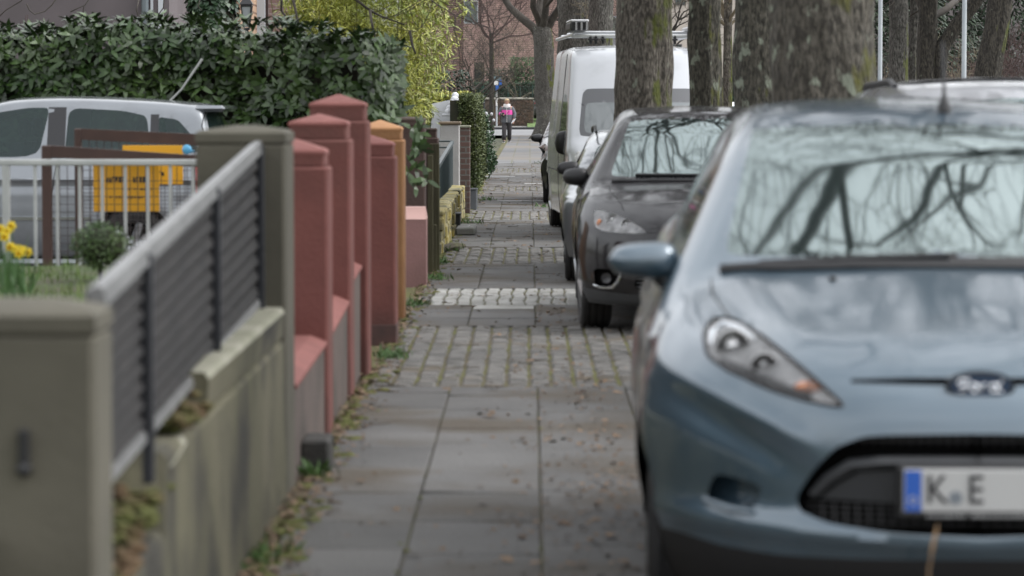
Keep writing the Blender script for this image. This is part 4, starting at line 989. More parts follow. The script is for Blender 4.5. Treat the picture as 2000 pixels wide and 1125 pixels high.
# dark posts beyond
wood_m = M('weathered_wood', (.045,.038,.022), .9, col2=(.09,.085,.04), scale=5, stretch=(1,1,.2), bump=.6, bscale=40)
for lab, x, y, z, wd in (('mossy wooden post just behind the leafy brown column', -.872, 26.9, 1.04, .05), ('dark wooden post standing beside the shorter brown column', -.86, 27.7, 1.13, .09), ('short grey weathered post beside the mossy wooden post', -.845, 27.2, .42, .04)):
    b = MB(); b.box(-wd/2,wd/2,-wd/2,wd/2,-.1,z,b=.006,top=0); o = b.build('fence_post', wood_m, smooth=30, loc=(x,y,0)); tag(o, lab, 'post', 'wooden fence posts')
b = MB(); b.box(-.012,.012,-.01,.01,0,.30,b=.004); o = b.build('reflector_strip', M('orange_strip', (.55,.12,.06), .4), loc=(-.853,28.55,.78)); tag(o, 'thin orange reflector strip on the shorter brown column', 'reflector')
# ---------------------------------------------------------------- brown gates, signs and white railing by the drive
gate_m = M('brown_steel', (.045,.022,.016), .5, col2=(.06,.03,.022), scale=6)
def gate(label, p0, p1, Y, zb, post):
    a, c = at(*p0, Y), at(*p1, Y)
    t = thing('garden_gate', label, 'gate', (a.x, Y, 0), 0, 'brown mesh gates'); L = c.x-a.x
    b = MB(); b.box(0,post,-.03,.03,0,a.z,b=.006); b.build('gate_post', gate_m, t, 30)
    b = MB(); b.loft([[(x,-.025,z-.075),(x,.025,z-.075),(x,.025,z),(x,-.025,z)] for x, z in ((post,a.z),(L,c.z))], cap=True); b.build('gate_rail', gate_m, t, 20)
    b = MB(); b.loft([[(x,-.02,.08),(x,.02,.08),(x,.02,.13),(x,-.02,.13)] for x in (post, L)], cap=True); b.build('bottom_rail', gate_m, t, 20)
    b = MB(); x = post+.05
    while x < L: b.tube([(x,0,.12),(x,0,a.z-.05)], .0032, 4); x += .05
    z = .15
    while z < min(a.z, c.z)-.08: b.tube([(post,.004,z),(L,.004,z)], .0028, 4); z += .05
    b.build('wire_mesh', M('mesh_wire', (.04,.03,.028), .5), t, 60)
    return t
gate('brown framed mesh gate in front, its rail dipping to the right', (82,284), (600,318), 19.6, .1, .06)
gate('brown framed mesh gate standing behind the front one, its rail higher', (146,251), (600,272), 20.4, .1, .045)
def sign_panel(label, x0, x1, y0, y1, Y, rows, dz=0):
    a, c = at(x0, y1, Y), at(x1, y0, Y); w, h = c.x-a.x, c.z-a.z
    t = thing('notice_board', label, 'sign', ((a.x+c.x)/2, Y, a.z), 0, 'yellow notice boards on the gate')
    b = MB(); b.box(-w/2,w/2,-.004,.004,0,h,b=.002); b.build('sign_plate', yellow_m, t, 20)
    b = MB(); q = random.Random(len(label))
    for (z0, z1, xa, xb, fill) in rows:      # the rows of black lettering, too small to read
        x = -w/2+w*xa
        while x < -w/2+w*xb:
            wd = q.uniform(.010,.02)
            if q.random() < fill:
                b.box(x,x+wd*.35,-.0065,-.003,h*z0,h*z1); b.box(x+wd*.35,x+wd,-.0062,-.003,h*(z0+(z1-z0)*q.choice((.0,.4,.7))),h*(z0+(z1-z0)*q.choice((.75,1))))
            x += wd+.006
    b.build('lettering', ink_m, t, 0)
    return t
yellow_m = M('sign_yellow', (.72,.36,.015), .45)
sign_panel('larger yellow notice board with rows of black print, fixed low on the mesh gate', 183, 311, 322, 413, 19.75, [(.62,.75,.2,.8,.75),(.46,.5,.25,.9,.7),(.28,.32,.25,.9,.7)])
sign_panel('smaller yellow notice board higher up and to the right on the mesh gate', 240, 357, 284, 360, 20.2, [(.50,.60,.1,.9,.75),(.22,.34,.48,.66,.8)])
b = MB(); a = at(365, 292, 20.0); b.ball((0,0,0), (.032,.02,.032), 12); b.tube([(0,.02,0),(0,.4,-.02)], .008, 5); tag(b.build('blue_knob', M('blue_plastic', (.10,.38,.62), .35), loc=a), 'small round pale blue knob beside the smaller yellow board', 'knob')
wr_m = M('white_rail_paint', (.42,.43,.42), .5, col2=(.33,.34,.33), scale=4)
a, c = at(4, 311, 17.2), at(412, 311, 17.2)
t = thing('garden_railing', 'whitish metal garden railing with thin bars in front of the brown gates', 'railing', (a.x,17.2,0)); L = c.x-a.x
b = MB(); b.box(-.02,L,-.02,.02,a.z-.035,a.z,b=.006); b.build('top_rail', wr_m, t, 30)
for px in (10,): 
    b = MB(); b.box(0,.042,-.02,.02,.2,a.z-.035,b=.005); b.build('post', wr_m, t, 30)
for i, px in enumerate((69,112,156,200,245,289,333,377)):
    x = at(px, 400, 17.2).x-a.x; b = MB(); b.box(x-.009,x+.009,-.009,.009,.3,a.z-.03,b=.003); b.build('bar', wr_m, t, 30)
# lawn plants: round bush and daffodils
leafq = random.Random(21)
def leaf_blob(mb, c, r, n, L, w, up=.3, shell=.55, q=leafq):
    for _ in range(n):
        d = Vector((q.gauss(0,1), q.gauss(0,1), q.gauss(0,1))).normalized(); k = shell+(1-shell)*q.random()
        k *= 1+.18*mnoise.noise(Vector((d.x*2.2+c[0], d.y*2.2+c[1], d.z*2.2+c[2])))
        p = Vector((c[0]+d.x*r[0]*k, c[1]+d.y*r[1]*k, c[2]+d.z*r[2]*k))
        dd = (d*.6+Vector((q.gauss(0,.5), q.gauss(0,.5), q.gauss(0,.5)+up)))
        mb.leaf(p, dd, d+Vector((q.gauss(0,.4),q.gauss(0,.4),q.gauss(0,.4))), L*q.uniform(.6,1.2), w*q.uniform(.7,1.2), q.uniform(0,.35))
def core(mb, c, r, n=14, f=.8):
    o = len(mb.v); mb.ball(c, (r[0]*f, r[1]*f, r[2]*f), n)
    for i in range(o, len(mb.v)):
        v = Vector(mb.v[i]); d = v-Vector(c); mb.v[i] = tuple(Vector(c)+d*(1+.25*mnoise.noise(v*3)))
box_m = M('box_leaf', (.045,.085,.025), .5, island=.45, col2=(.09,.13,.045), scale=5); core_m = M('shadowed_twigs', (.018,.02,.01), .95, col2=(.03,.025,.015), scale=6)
a = at(196, 480, 15.6); t = thing('clipped_bush', 'small round clipped bush on the lawn beside the dark railing', 'bush', (a.x,15.6,.58))
z0 = a.z-.58; b = MB(); leaf_blob(b, (0,0,z0), (.15,.15,.115), 1500, .022, .010, shell=.75); b.build('foliage', box_m, t, 0)
b = MB(); core(b, (0,0,z0), (.15,.15,.115)); b.tube([(0,0,-.02),(0,0,z0)], .012, 5); b.build('stem', core_m, t, 60)
daf_m = M('daffodil_petal', (.72,.56,.03), .5, island=.15); daft_m = M('daffodil_trumpet', (.72,.42,.015), .5); dafl_m = M('daffodil_leaf', (.05,.11,.03), .5, island=.3)
for i, (px, py, Y) in enumerate(((2,447,14.2),(14,452,14.0),(23,441,14.1),(21,482,13.9),(30,486,14.2),(43,488,14.1),(55,492,14.3),(38,494,13.8),(10,462,13.8))):
    a = at(px, py, Y); zb_ = .58; t = thing('daffodil', 'yellow daffodil on the lawn at the left edge of the picture', 'flower', (a.x,Y,zb_), 0, 'daffodils on the lawn'); h = a.z-zb_
    b = MB(); b.tube([(0,0,-.02),(.005,0,h*.6),(0,-.01,h)], .003, 4); b.build('stem', dafl_m, t)
    b = MB()
    for k in range(6): an = k*1.047+i; b.leaf(Vector((0,-.012,h)), Vector((math.cos(an), -.25, math.sin(an))), Vector((0,-1,0)), .027, .018, .1)
    b.build('petals', daf_m, t, 0)
    b = MB(); b.lathe([(.005,-.012),(.008,-.024),(.011,-.032)], 8, 'y', (0,0,h)); b.build('trumpet', daft_m, t)
    b = MB()
    for k in range(5): b.leaf(Vector((leafq.uniform(-.03,.03),leafq.uniform(-.03,.03),-.01)), Vector((leafq.gauss(0,.2),leafq.gauss(0,.2),1)), Vector((leafq.gauss(0,1),leafq.gauss(0,1),0)), h*leafq.uniform(.7,1.1), .012, .15)
    b.build('leaves', dafl_m, t, 0)
# ---------------------------------------------------------------- laurel hedge
laurel_m = M('laurel_leaf', (.018,.042,.008), .40, island=.65, col2=(.042,.074,.018), scale=2.5)
def ltop(x):      # outline of the hedge top
    pts = [(-5.6,2.02),(-4.6,2.02),(-4.2,2.10),(-3.6,2.13),(-3.0,2.07),(-2.4,2.05),(-2.0,2.02),(-1.6,1.98),(-1.35,1.93),(-1.15,1.82),(-1.05,1.5)]
    return float(np.interp(x, [p[0] for p in pts], [p[1] for p in pts]))
hl = thing('laurel_hedge', 'broad glossy dark green laurel hedge behind the silver hatchback', 'hedge', (-3.4,29.2,0))
b = MB(); q = random.Random(31)
def rosette(p, d, n, L, w):
    d = d.normalized(); a0 = q.uniform(0,6.28); s1 = d.orthogonal().normalized(); s2 = d.cross(s1)
    for k in range(n):
        a = a0+k*2.4; sp = .35+.65*(1-k/n); u = d*(1.15-sp)+(s1*math.cos(a)+s2*math.sin(a))*sp
        b.leaf(p-d*(n-k)*-.012, u, d, L*q.uniform(.75,1.15), w*q.uniform(.85,1.1), q.uniform(.0,.3))
for _ in range(2050):
    x = q.uniform(-5.8,-1.2); yo = 28.3-1.6*max(0, (x+2.6)/1.7) if x > -2.6 else 28.3     # the front swings nearer on the right
    zt = ltop(x); z = q.uniform(.4, zt-.02); t_ = q.random()
    if t_ < .72: p = Vector((x, yo+.16*mnoise.noise(Vector((x*2,z*2,0)))-q.uniform(0,.1), z)); d = Vector((q.gauss(0,.45), -1, q.gauss(.55,.4)))
    else: p = Vector((x, yo+q.uniform(0,1.3), zt+.10*mnoise.noise(Vector((x*3,4,0)))-q.uniform(0,.1))); d = Vector((q.gauss(0,.35), q.gauss(-.2,.3), 1.2))
    rosette(p-Vector((-3.4,29.2,0)), d, q.randint(5,8), q.uniform(.11,.16), q.uniform(.042,.054))
for _ in range(130):      # tall shoots over the top
    x = q.uniform(-5.5,-1.1); p = Vector((x, 28.4+q.uniform(-.2,1) if x < -2.6 else 27.6+q.uniform(-.5,.5), ltop(x)+q.uniform(-.02,.13))); rosette(p-Vector((-3.4,29.2,0)), Vector((q.gauss(0,.25),q.gauss(0,.2),1)), 8, .14, .048)
for _ in range(120):      # the loose right-hand end leaning over the columns
    z = q.uniform(1.25,1.95); x = -1.30+q.gauss(0,.05); y = 26.0+q.uniform(0,1.8)
    rosette(Vector((x,y,z))-Vector((-3.4,29.2,0)), Vector((q.uniform(.2,1.1),-.7,q.gauss(.35,.35))), 7, .14, .048)
for _ in range(11):
    rosette(Vector((q.uniform(-1.03,-.84), q.uniform(25.2,25.9), q.uniform(.72,1.32)))-Vector((-3.4,29.2,0)), Vector((q.uniform(.2,.8),-1,q.gauss(0,.4))), 4, .13, .045)
b.build('foliage', laurel_m, hl, 0)
b = MB(); rings = []
for x in np.linspace(-5.9,-1.22,26):
    yo = 28.5-1.55*max(0,(x+2.6)/1.7) if x > -2.6 else 28.5; zt = ltop(x)-.12
    rings.append([(x+3.4, yo+.12*mnoise.noise(Vector((x*2,z*2,5)))-29.2, z) for z in np.linspace(0, zt, 8)]+[(x+3.4, yo+1.2-29.2, zt),(x+3.4, yo+1.2-29.2, 0)])
b.loft(rings, cap=True); b.build('branches', core_m, hl, 60)
# ---------------------------------------------------------------- bamboo
bam_m = M('bamboo_leaf', (.42,.41,.08), .5, island=.45, col2=(.22,.29,.06), scale=1.3, lo=.40, hi=.64); culm_m = M('bamboo_culm', (.12,.12,.035), .5)
bt = thing('bamboo', 'tall yellow-green bamboo thicket behind the laurel hedge', 'bamboo', (-1.6,33.5,0)); q = random.Random(44)
b = MB(); cu = MB()
def bx_(z): return (-.82 if z < 1.5 else -.82+.0*z)
for i in range(64):
    x = q.uniform(-2.7,-1.2); y = q.uniform(32.2,35); lean = Vector((q.gauss(0,.05)+.05*(x+2.0), q.gauss(-.05,.08), 0)); P = [Vector((x,y,0))+lean*h*.28*h+Vector((0,0,h)) for h in np.linspace(0,3.4,9)]
    cu.tube([p-Vector((-1.6,33.5,0)) for p in P], [.011-.001*k for k in range(9)], 5)
    for k in range(125):
        h = q.uniform(1.0,3.1); f = h/3.4*8; i0 = min(7, int(f)); p = P[i0].lerp(P[i0+1], f-i0)
        d = Vector((q.gauss(0,1)+(.5 if x > -1.5 else 0), q.gauss(0,1)-.25, q.gauss(.25,.4))); tip = p+d*q.uniform(.05,.30)
        if tip.x > -.62-.36*max(0, 2.6-tip.z)+.06*mnoise.noise(tip*3) or tip.x < -2.62: continue
        for _ in range(5):
            dd = Vector((q.gauss(0,.9), q.gauss(0,.8), q.gauss(0,.65)))
            b.leaf(tip-Vector((-1.6,33.5,0))+dd*.02, dd, Vector((q.gauss(0,.5),q.gauss(0,.5),1)), q.uniform(.07,.13), q.uniform(.012,.018), .25)
b.build('foliage', bam_m, bt, 0); cu.build('culms', culm_m, bt, 60)
# ---------------------------------------------------------------- beyond: green railing, tiled pillar, mossy wall, step, white panel, hedges
gr_m = M('green_rail', (.028,.042,.045), .45)
t = thing('iron_railing', 'dark green iron railing leading to the pale pillar with a tiled top', 'railing', (-1.0,34,0))
zr = lambda y: .72+(.99-.72)*(y-30.5)/9.3
b = MB(); b.loft([[(-.02,y-34,zr(y)-.02),(.02,y-34,zr(y)-.02),(.02,y-34,zr(y)+.02),(-.02,y-34,zr(y)+.02)] for y in (30.5,39.7)], cap=True); b.build('top_rail', gr_m, t, 20)
b = MB(); b.loft([[(-.012,y-34,.36),(.012,y-34,.36),(.012,y-34,.39),(-.012,y-34,.39)] for y in (30.5,39.7)], cap=True); b.build('bottom_rail', gr_m, t, 20)
y = 30.6
while y < 39.6:
    b = MB(); b.tube([(0,y-34,.38),(0,y-34,zr(y)-.01)], .010, 6); b.build('bar', gr_m, t); y += .32
for z in (1.0,.92):
    b = MB(); b.tube([(0,39.6-34,z),(-.5,39.6-34,z)], .012, 5); b.build('return_rail', gr_m, t)
t = thing('gate_pillar', 'pale grey gate pillar with a brown tiled top', 'pillar', (-1.045,40.2,0))
b = MB(); b.box(-.125,.125,-.2,.2,-.1,1.21,b=.01); b.build('shaft', M('pale_render', (.34,.33,.32), .85, col2=(.27,.26,.25), scale=3, bump=.2), t, 30)
b = MB(); b.box(-.145,.145,-.22,.22,1.21,1.25,b=.01); b.build('tile_top', M('brown_tile', (.16,.115,.07), .7, col2=(.11,.08,.05), scale=8), t, 30)
lich_m = M('lichen_stone', (.24,.22,.13), .95, col2=(.30,.24,.06), scale=6, lo=.45, hi=.6, bump=.8, bscale=30, dirt=(.08,.075,.045), dscale=4, dlo=.5, dhi=.62)
t = thing('stone_wall', 'low rubble wall with yellow lichen under the green iron railing', 'wall', (-.92,35,0)); q = random.Random(8); b = MB()
y = 30.2
while y < 40:
    l = q.uniform(.25,.5)
    for z in (0,.13,.25): b.box(-.10+q.uniform(-.01,.01),.055+q.uniform(-.015,.02),y-35,y-35+l-.01,z-.02,z+.115+(q.uniform(0,.03) if z > .2 else 0),b=.02)
    y += l
b.build('wall_body', lich_m, t, 40)
b = MB(); y = 30.2
while y < 40: l = q.uniform(.3,.6); b.box(-.13,.07+q.uniform(-.015,.015),y-35,y-35+l-.015,.385,.43+q.uniform(-.01,.012),b=.015); y += l
b.build('coping', lich_m, t, 40)
t = thing('stone_step', 'grey stone step lying on the pavement by the lichen-covered wall', 'step', (-.72,35.3,0)); b = MB(); b.box(-.12,.10,-.6,.6,0,.085,b=.015); b.build('step_slab', M('step_stone', (.27,.265,.25), .85, col2=(.2,.2,.18), scale=5, bump=.4), t, 30)
b = MB(); b.leaf(Vector((0,-.3,.09)), Vector((1,.1,0)), Vector((0,0,1)), .1, .07, .1); b.build('paper_scrap', M('paper', (.75,.75,.75), .7), t, 0)
b = MB(); b.box(-.05,.05,-.2,.2,0,.20,b=.01); b.box(-.06,.06,-.22,.22,.20,.225,b=.006); tag(b.build('dark_box', M('box_dark', (.03,.03,.03), .6), smooth=30, loc=(-.855,35.6,0)), 'small dark box with a pale lid against the lichen-covered wall', 'box')
b = MB(); b.tube([(-.15,-.5,.03),(-.05,-.15,.045),(.02,.2,.03),(.06,.5,.02)], [.035,.04,.03,.02], 7); tag(b.build('fallen_branch', wood_m, loc=(-.74,31.3,0)), 'short piece of fallen branch lying on the setts by the wall', 'branch')
t = thing('garden_wall', 'small brown brick pier behind the pale gate pillar', 'pier', (-.86,41.6,0)); b = MB(); b.box(-.08,.05,-.2,.2,-.1,1.16,b=.006); b.build('pier_body', brickmat('pier_brick', (.09,.05,.04), (.065,.04,.032), (.10,.09,.08), .24,.075), t, 30)
b = MB(); b.box(-.10,.06,-.22,.22,1.16,1.19,b=.006); b.build('pier_cap', coping_m, t, 30)
# white panel with stacked balls
t = thing('garden_gatepost', 'white gatepost panel decorated with a stack of white stone balls', 'gatepost', (-1.25,44.5,0)); wh_m = M('white_render', (.60,.61,.63), .7, col2=(.5,.51,.53), scale=3)
b = MB(); b.add([(-.22,0,0),(.20,0,0),(.20,0,1.56),(-.17,0,1.48),(-.22,.3,0),(.20,.3,0),(.20,.3,1.56),(-.17,.3,1.48)], [(0,1,2,3),(7,6,5,4),(1,5,6,2),(2,6,7,3),(3,7,4,0),(4,5,1,0)]); b.build('panel', wh_m, t, 0)
for i, (px, py, r) in enumerate(((876,219,.055),(879,213,.062),(884,203,.06),(888,195,.06),(889,187,.052))):
    p = at(px, py, 43.6+i*.12)-Vector((-1.25,44.5,0)); b = MB(); b.ball(p, r, 14); b.build('stone_ball', wh_m, t, 180)
b = MB(); p = at(876,223,43.6)-Vector((-1.25,44.5,0)); b.box(p.x-.09,p.x+.07,p.y-.06,p.y+.5,p.z-.03,p.z+.005,b=.008); b.build('ball_plinth', wh_m, t, 30)
varieg_m = M('variegated_leaf', (.42,.40,.07), .5, island=.4, col2=(.16,.20,.04), scale=8)
for lab, px, py, Y, r in (('yellow variegated shrub behind the white gatepost', 868, 193, 47, (.20,.3,.12)), ('yellow variegated shrub on the clipped conifer hedge', 906, 187, 50, (.14,.3,.06))):
    p = at(px, py, Y); t = thing('variegated_shrub', lab, 'shrub', (p.x,Y,0), 0, 'yellow variegated shrubs'); b = MB(); leaf_blob(b, (0,0,p.z), r, 420, .06, .026, shell=.3); b.build('foliage', varieg_m, t, 0)
    b = MB(); b.tube([(0,0,0),(.02,0,p.z*.6),(0,0,p.z)], .02, 5); core(b, (0,0,p.z), r, 10, .6); b.build('stem', core_m, t, 60)
hedge_m = M('conifer_leaf', (.05,.075,.022), .6, island=.5, col2=(.09,.105,.03), scale=3); cam_m = M('camellia_leaf', (.025,.06,.02), .25, island=.5, coat=.4, coatrough=.15)
t = thing('conifer_hedge', 'tall clipped conifer hedge edging the pavement', 'hedge', (-.82,43,0)); b = MB(); q = random.Random(61)
def hx(z): return -.70-.10*max(0,(z-1.15))**1.3*3-.14*max(0,(.45-z))
for _ in range(11000):
    y = 43+q.random()**1.2*5.5; z = q.uniform(.28,1.60); 
    if q.random() < .62: x = hx(z)+.05*mnoise.noise(Vector((y*1.5,z*2.5,0)))-q.uniform(0,.05)
    else: x = q.uniform(-1.0, hx(z)); y = 43+.06*mnoise.noise(Vector((x*6,z*4,2)))+q.uniform(0,.05) if q.random() < .7 else y; z = z if y < 43.2 else 1.56+q.uniform(-.05,.06)
    b.leaf(Vector((x+.82,y-43,z)), Vector((q.gauss(.4,.5),q.gauss(-.4,.5),q.gauss(.5,.5))), Vector((q.gauss(0,1),q.gauss(0,1),1)), q.uniform(.025,.055), q.uniform(.012,.02), .2)
b.build('foliage', hedge_m, t, 0)
b = MB(); rings = []
for y in np.linspace(.06,5.4,12): rings.append([(-.3,y,.25),(hx(.3)+.82-.06,y,.28),(hx(.8)+.82-.06,y,.8),(hx(1.3)+.82-.06,y,1.3),(hx(1.5)+.82-.07,y,1.53),(-.3,y,1.53)])
b.loft(rings, cap=True); b.build('branches', core_m, t, 60)
t = thing('planter', 'dark grey planter box under the end of the conifer hedge', 'planter', (-.86,43.0,0)); b = MB(); b.box(-.07,.115,-.06,.8,0,.28,b=.01); b.build('planter_box', M('planter_grey', (.05,.055,.06), .6, col2=(.07,.075,.08), scale=5), t, 30)
b = MB(); b.box(-.085,.13,-.075,.815,.28,.305,b=.006); b.build('planter_rim', M('planter_rim', (.10,.105,.11), .6), t, 30)
t = thing('camellia_bush', 'glossy camellia bush beyond the conifer hedge, a white bud on top', 'bush', (-.95,60,0)); b = MB(); q2 = random.Random(15)
for cx, cy, cz, rx, rz_ in ((.0,0,.75,.26,.55),(-.1,1,.85,.3,.5),(.12,.2,.35,.16,.3),(-.05,0,1.15,.2,.22)): leaf_blob(b, (cx,cy,cz), (rx,.5,rz_), 900, .075, .034, shell=.5, q=q2)
b.build('foliage', cam_m, t, 0); b = MB(); core(b, (-.08,.2,.7), (.22,.5,.55), 12, .8); b.build('branches', core_m, t, 60)
for px, py in ((960,223),(964,235),(950,222)):
    p = at(px, py, 59.6)-Vector((-.95,60,0)); b = MB(); b.ball(p, (.03,.03,.035), 8); b.build('bud', wh_m, t, 180)
# ================================================================ trees
barkA = bark('lime_bark', (.075,.064,.05), (.19,.168,.138), mossamt=.70, liche=.5)
barkB = bark('dark_mossy_bark', (.05,.046,.034), (.115,.105,.082), moss=(.05,.055,.010), mossamt=.5, liche=1.0)
barkG = bark('grey_bark', (.075,.07,.06), (.17,.16,.143), mossamt=.68, liche=.35)
barkF = bark('near_bark', (.055,.048,.037), (.135,.122,.098), moss=(.05,.052,.008), mossamt=.78, liche=.85)
barkD = bark('dark_bark', (.03,.026,.02), (.075,.065,.05), mossamt=.4, liche=.2)  # darkest of the bark tones
twig_m = M('bare_twig', (.06,.05,.04), .85, col2=(.035,.03,.025), scale=3); twigp_m = M('reddish_twig', (.085,.05,.045), .85, col2=(.05,.032,.028), scale=3); twigy_m = M('tan_twig', (.20,.165,.11), .85, col2=(.13,.105,.07), scale=3)
def trunk_mesh(h, r0, r1, seed, lean=(0,0), flare=.5, flare_h=.5, lump=.16, n=72, segs=64):
    b = MB(); rings = []
    for i in range(segs+1):
        z = -.15+(h+.15)*i/segs; f = max(0, z/h); r = r0+(r1-r0)*f; r *= 1+flare*math.exp(-max(0,z)/flare_h)
        cx = lean[0]*f+.05*r0*mnoise.noise(Vector((z*.7, seed, 0)))*4; cy = lean[1]*f+.05*r0*mnoise.noise(Vector((z*.7, seed, 9)))*4
        ring = []
        for k in range(n):
            a = 2*math.pi*k/n; v = Vector((math.cos(a)*1.3, math.sin(a)*1.3, z*.8+seed*7))
            rr = r*(1+lump*mnoise.noise(v)+lump*.6*mnoise.noise(v*2.6)+.05*mnoise.noise(Vector((math.cos(a)*7, math.sin(a)*7, z*2.5+seed)))+.035*mnoise.noise(Vector((math.cos(a)*16, math.sin(a)*16, z*5+seed)))+.12*flare*math.exp(-max(0,z)/flare_h)*math.cos(5*a+seed))
            ring.append((cx+rr*math.cos(a), cy+rr*math.sin(a), z))
        rings.append(ring)
    b.loft(rings, cap=True); return b
def grow(mb, p, d, r, L, depth, q, up=.12, spread=.75, minr=.004, kids=(2,4), wander=.22):
    n = 5; P = [p.copy()]; Rr = [r]; dirs = [d.normalized()]
    for i in range(n):
        d = (d+Vector((q.gauss(0,wander), q.gauss(0,wander), q.gauss(0,wander)+up*.5))).normalized()
        p = p+d*(L/n); P.append(p.copy()); Rr.append(max(minr, r*(1-.5*(i+1)/n))); dirs.append(d.copy())
    mb.tube(P, Rr, 8 if r > .06 else 5 if r > .015 else 3, cap=False)
    if depth <= 0: return
    for k in range(q.randint(*kids)):
        i = q.randint(2, n); t = dirs[i]; o = t.orthogonal().normalized(); o.rotate(Matrix.Rotation(q.uniform(0,6.28), 3, t))
        nd = t*(1-spread*.55)+o*spread*q.uniform(.6,1.1)
        grow(mb, P[i], nd, max(minr, Rr[i]*q.uniform(.55,.75)), L*q.uniform(.6,.82), depth-1, q, up, spread, minr, kids, wander)
def street_tree(name, label, x, y, h, r0, r1, seed, bk_, lean=(0,0), flare=.3, crown=None, group='bare street trees', tw=twig_m, limb=5, L=2.2, depth=4, z=0, rl=.5):
    t = thing(name, label, 'tree', (x,y,z), 0, group)
    trunk_mesh(h, r0, r1, seed, lean, flare).build('trunk', bk_, t, 180)
    if crown:
        c = copy_tree(crown, t); c.location = (0,0,0); c.parent = t; return t
    q = random.Random(seed); b = MB()
    top = Vector((lean[0],lean[1],h-.1))
    for k in range(limb):
        a = k*2.4+seed; d = Vector((math.cos(a)*.8, math.sin(a)*.8, q.uniform(.45,1.0))); grow(b, top-Vector((0,0,q.uniform(0,.6))), d, r1*rl*q.uniform(.8,1.1), L*q.uniform(.85,1.2), depth, q)
    b.build('crown', tw, t, 180); return t
# kerbside trunks standing between the parked cars
def px_x(px, Y): return at(px, 100, Y).x
street_tree('street_tree', 'broad blurred trunk with moss stains right behind the silver-grey off-road car', px_x(1608,18.4), 18.4, 4.2, .312, .285, 1, barkF, flare=.04, L=2.6, limb=8, depth=5)
street_tree('street_tree', 'pale grey trunk, dark moss on its right side, hiding part of the white van', px_x(1258,30.2), 30.2, 4.6, .285, .24, 2, barkA, lean=(-.04,0), flare=.12, L=2.4)
street_tree('street_tree', 'dark greenish trunk with pale lichen spots, right in front of the white van', px_x(1378,31.2), 31.2, 4.4, .175, .165, 3, barkB, flare=.08, L=2.3, rl=.6, limb=8, depth=5)
street_tree('street_tree', 'dark lichen-spotted trunk just left of the broad blurred trunk', px_x(1478,27.5), 27.5, 4.4, .185, .165, 4, barkB, flare=.08, L=2.5, rl=.72, limb=9, depth=5)
street_tree('street_tree', 'grey trunk with a bulging mossy collar behind the van roof', px_x(1136,62), 62, 5.2, .43, .40, 5, barkG, lean=(-.1,0), flare=.3, L=2.5)
street_tree('street_tree', 'smooth grey-green trunk close behind the mossy collared one', px_x(1174,58), 58, 5.2, .23, .21, 6, barkG, flare=.1, L=2.3)
street_tree('street_tree', 'grey trunk with mossy right side and a spreading foot at the end of the pavement', px_x(1071,127), 127, 4.6, .42, .40, 8, barkG, lean=(-.25,0), flare=.9, L=3.2, depth=5)
street_tree('street_tree', 'slender tree with fine tan twigs and a small pale tag, seen between two dark trunks', px_x(1421,62), 62, 3.6, .10, .085, 9, barkA, flare=.15, L=1.3, depth=5, tw=twigy_m, limb=9)
# the tree whose limbs hang over the nearest cars: seen in their windscreens
street_tree('street_tree', 'kerbside tree right of the frame, its bare limbs mirrored in the blue hatchback windscreen', 3.1, 12.2, 4.0, .30, .26, 21, barkF, flare=.2, L=3.0, limb=9, depth=5, rl=.30)
street_tree('street_tree', 'kerbside tree right of the frame, its bare limbs mirrored in the black car windscreen', 4.75, 24.5, 4.2, .28, .25, 23, barkF, flare=.2, L=2.8, limb=8, depth=5, rl=.32)
street_tree('street_tree', 'old mossy trunk across the road with a long limb sweeping up to the right', px_x(1812,48), 48, 3.4, .17, .15, 10, barkD, flare=.3, L=2.2)
b = MB(); a0 = at(1835, 100, 48); b.tube([a0+Vector((-.1,0,-.9)), at(1838,96,48), at(1868,50,48), at(1905,5,48), at(1935,-60,48)], [.13,.13,.115,.11,.10], 10)
limb_o = b.build('limb', barkD, None, 180)
lt = [o for o in bpy.data.objects if o.get('label','').startswith('old mossy trunk across')][0]
limb_o.parent = lt; limb_o.location = -lt.location
street_tree('street_tree', 'thick upright brown trunk beside the left-hand pale pole across the road', px_x(1756,50), 50, 4.6, .155, .15, 11, barkG, flare=.2, L=2.2)
street_tree('street_tree', 'thin upright trunk pressed against the thick brown one across the road', px_x(1785,50.5), 50.5, 4.6, .085, .08, 12, barkG, flare=.2, L=1.8)
street_tree('street_tree', 'leaning dark trunk near the right-hand pale pole across the road', px_x(1893,46), 46, 4.0, .20, .17, 13, barkD, lean=(.62,.1), flare=.3, L=2.2)
# trees on the far pavement and in gardens
street_tree('young_tree', 'thin young tree with upright tan branches behind the end wall', px_x(1008,184), 184, 2.2, .075, .06, 14, barkA, flare=.2, L=2.4, depth=4, limb=7, tw=twigy_m, group='trees by the end wall')
street_tree('bare_tree', 'bare tree with reddish twigs hanging in front of the brick house', px_x(960,165), 165, 5.2, .13, .12, 15, barkD, flare=.2, L=2.7, depth=5, limb=8, tw=twigp_m, group='trees by the end wall')
street_tree('bare_tree', 'bare tree with grey twigs beside the yellow-green bamboo', px_x(925,120), 120, 2.0, .10, .09, 16, barkD, flare=.2, L=1.8, depth=5, limb=8, tw=twig_m, group='trees by the end wall')
street_tree('bare_tree', 'dark twiggy tree in front of the cream house', px_x(1290,95), 95, 3.4, .10, .09, 17, barkD, flare=.2, L=1.6, depth=5, limb=8, tw=twig_m, group='trees by the end wall')
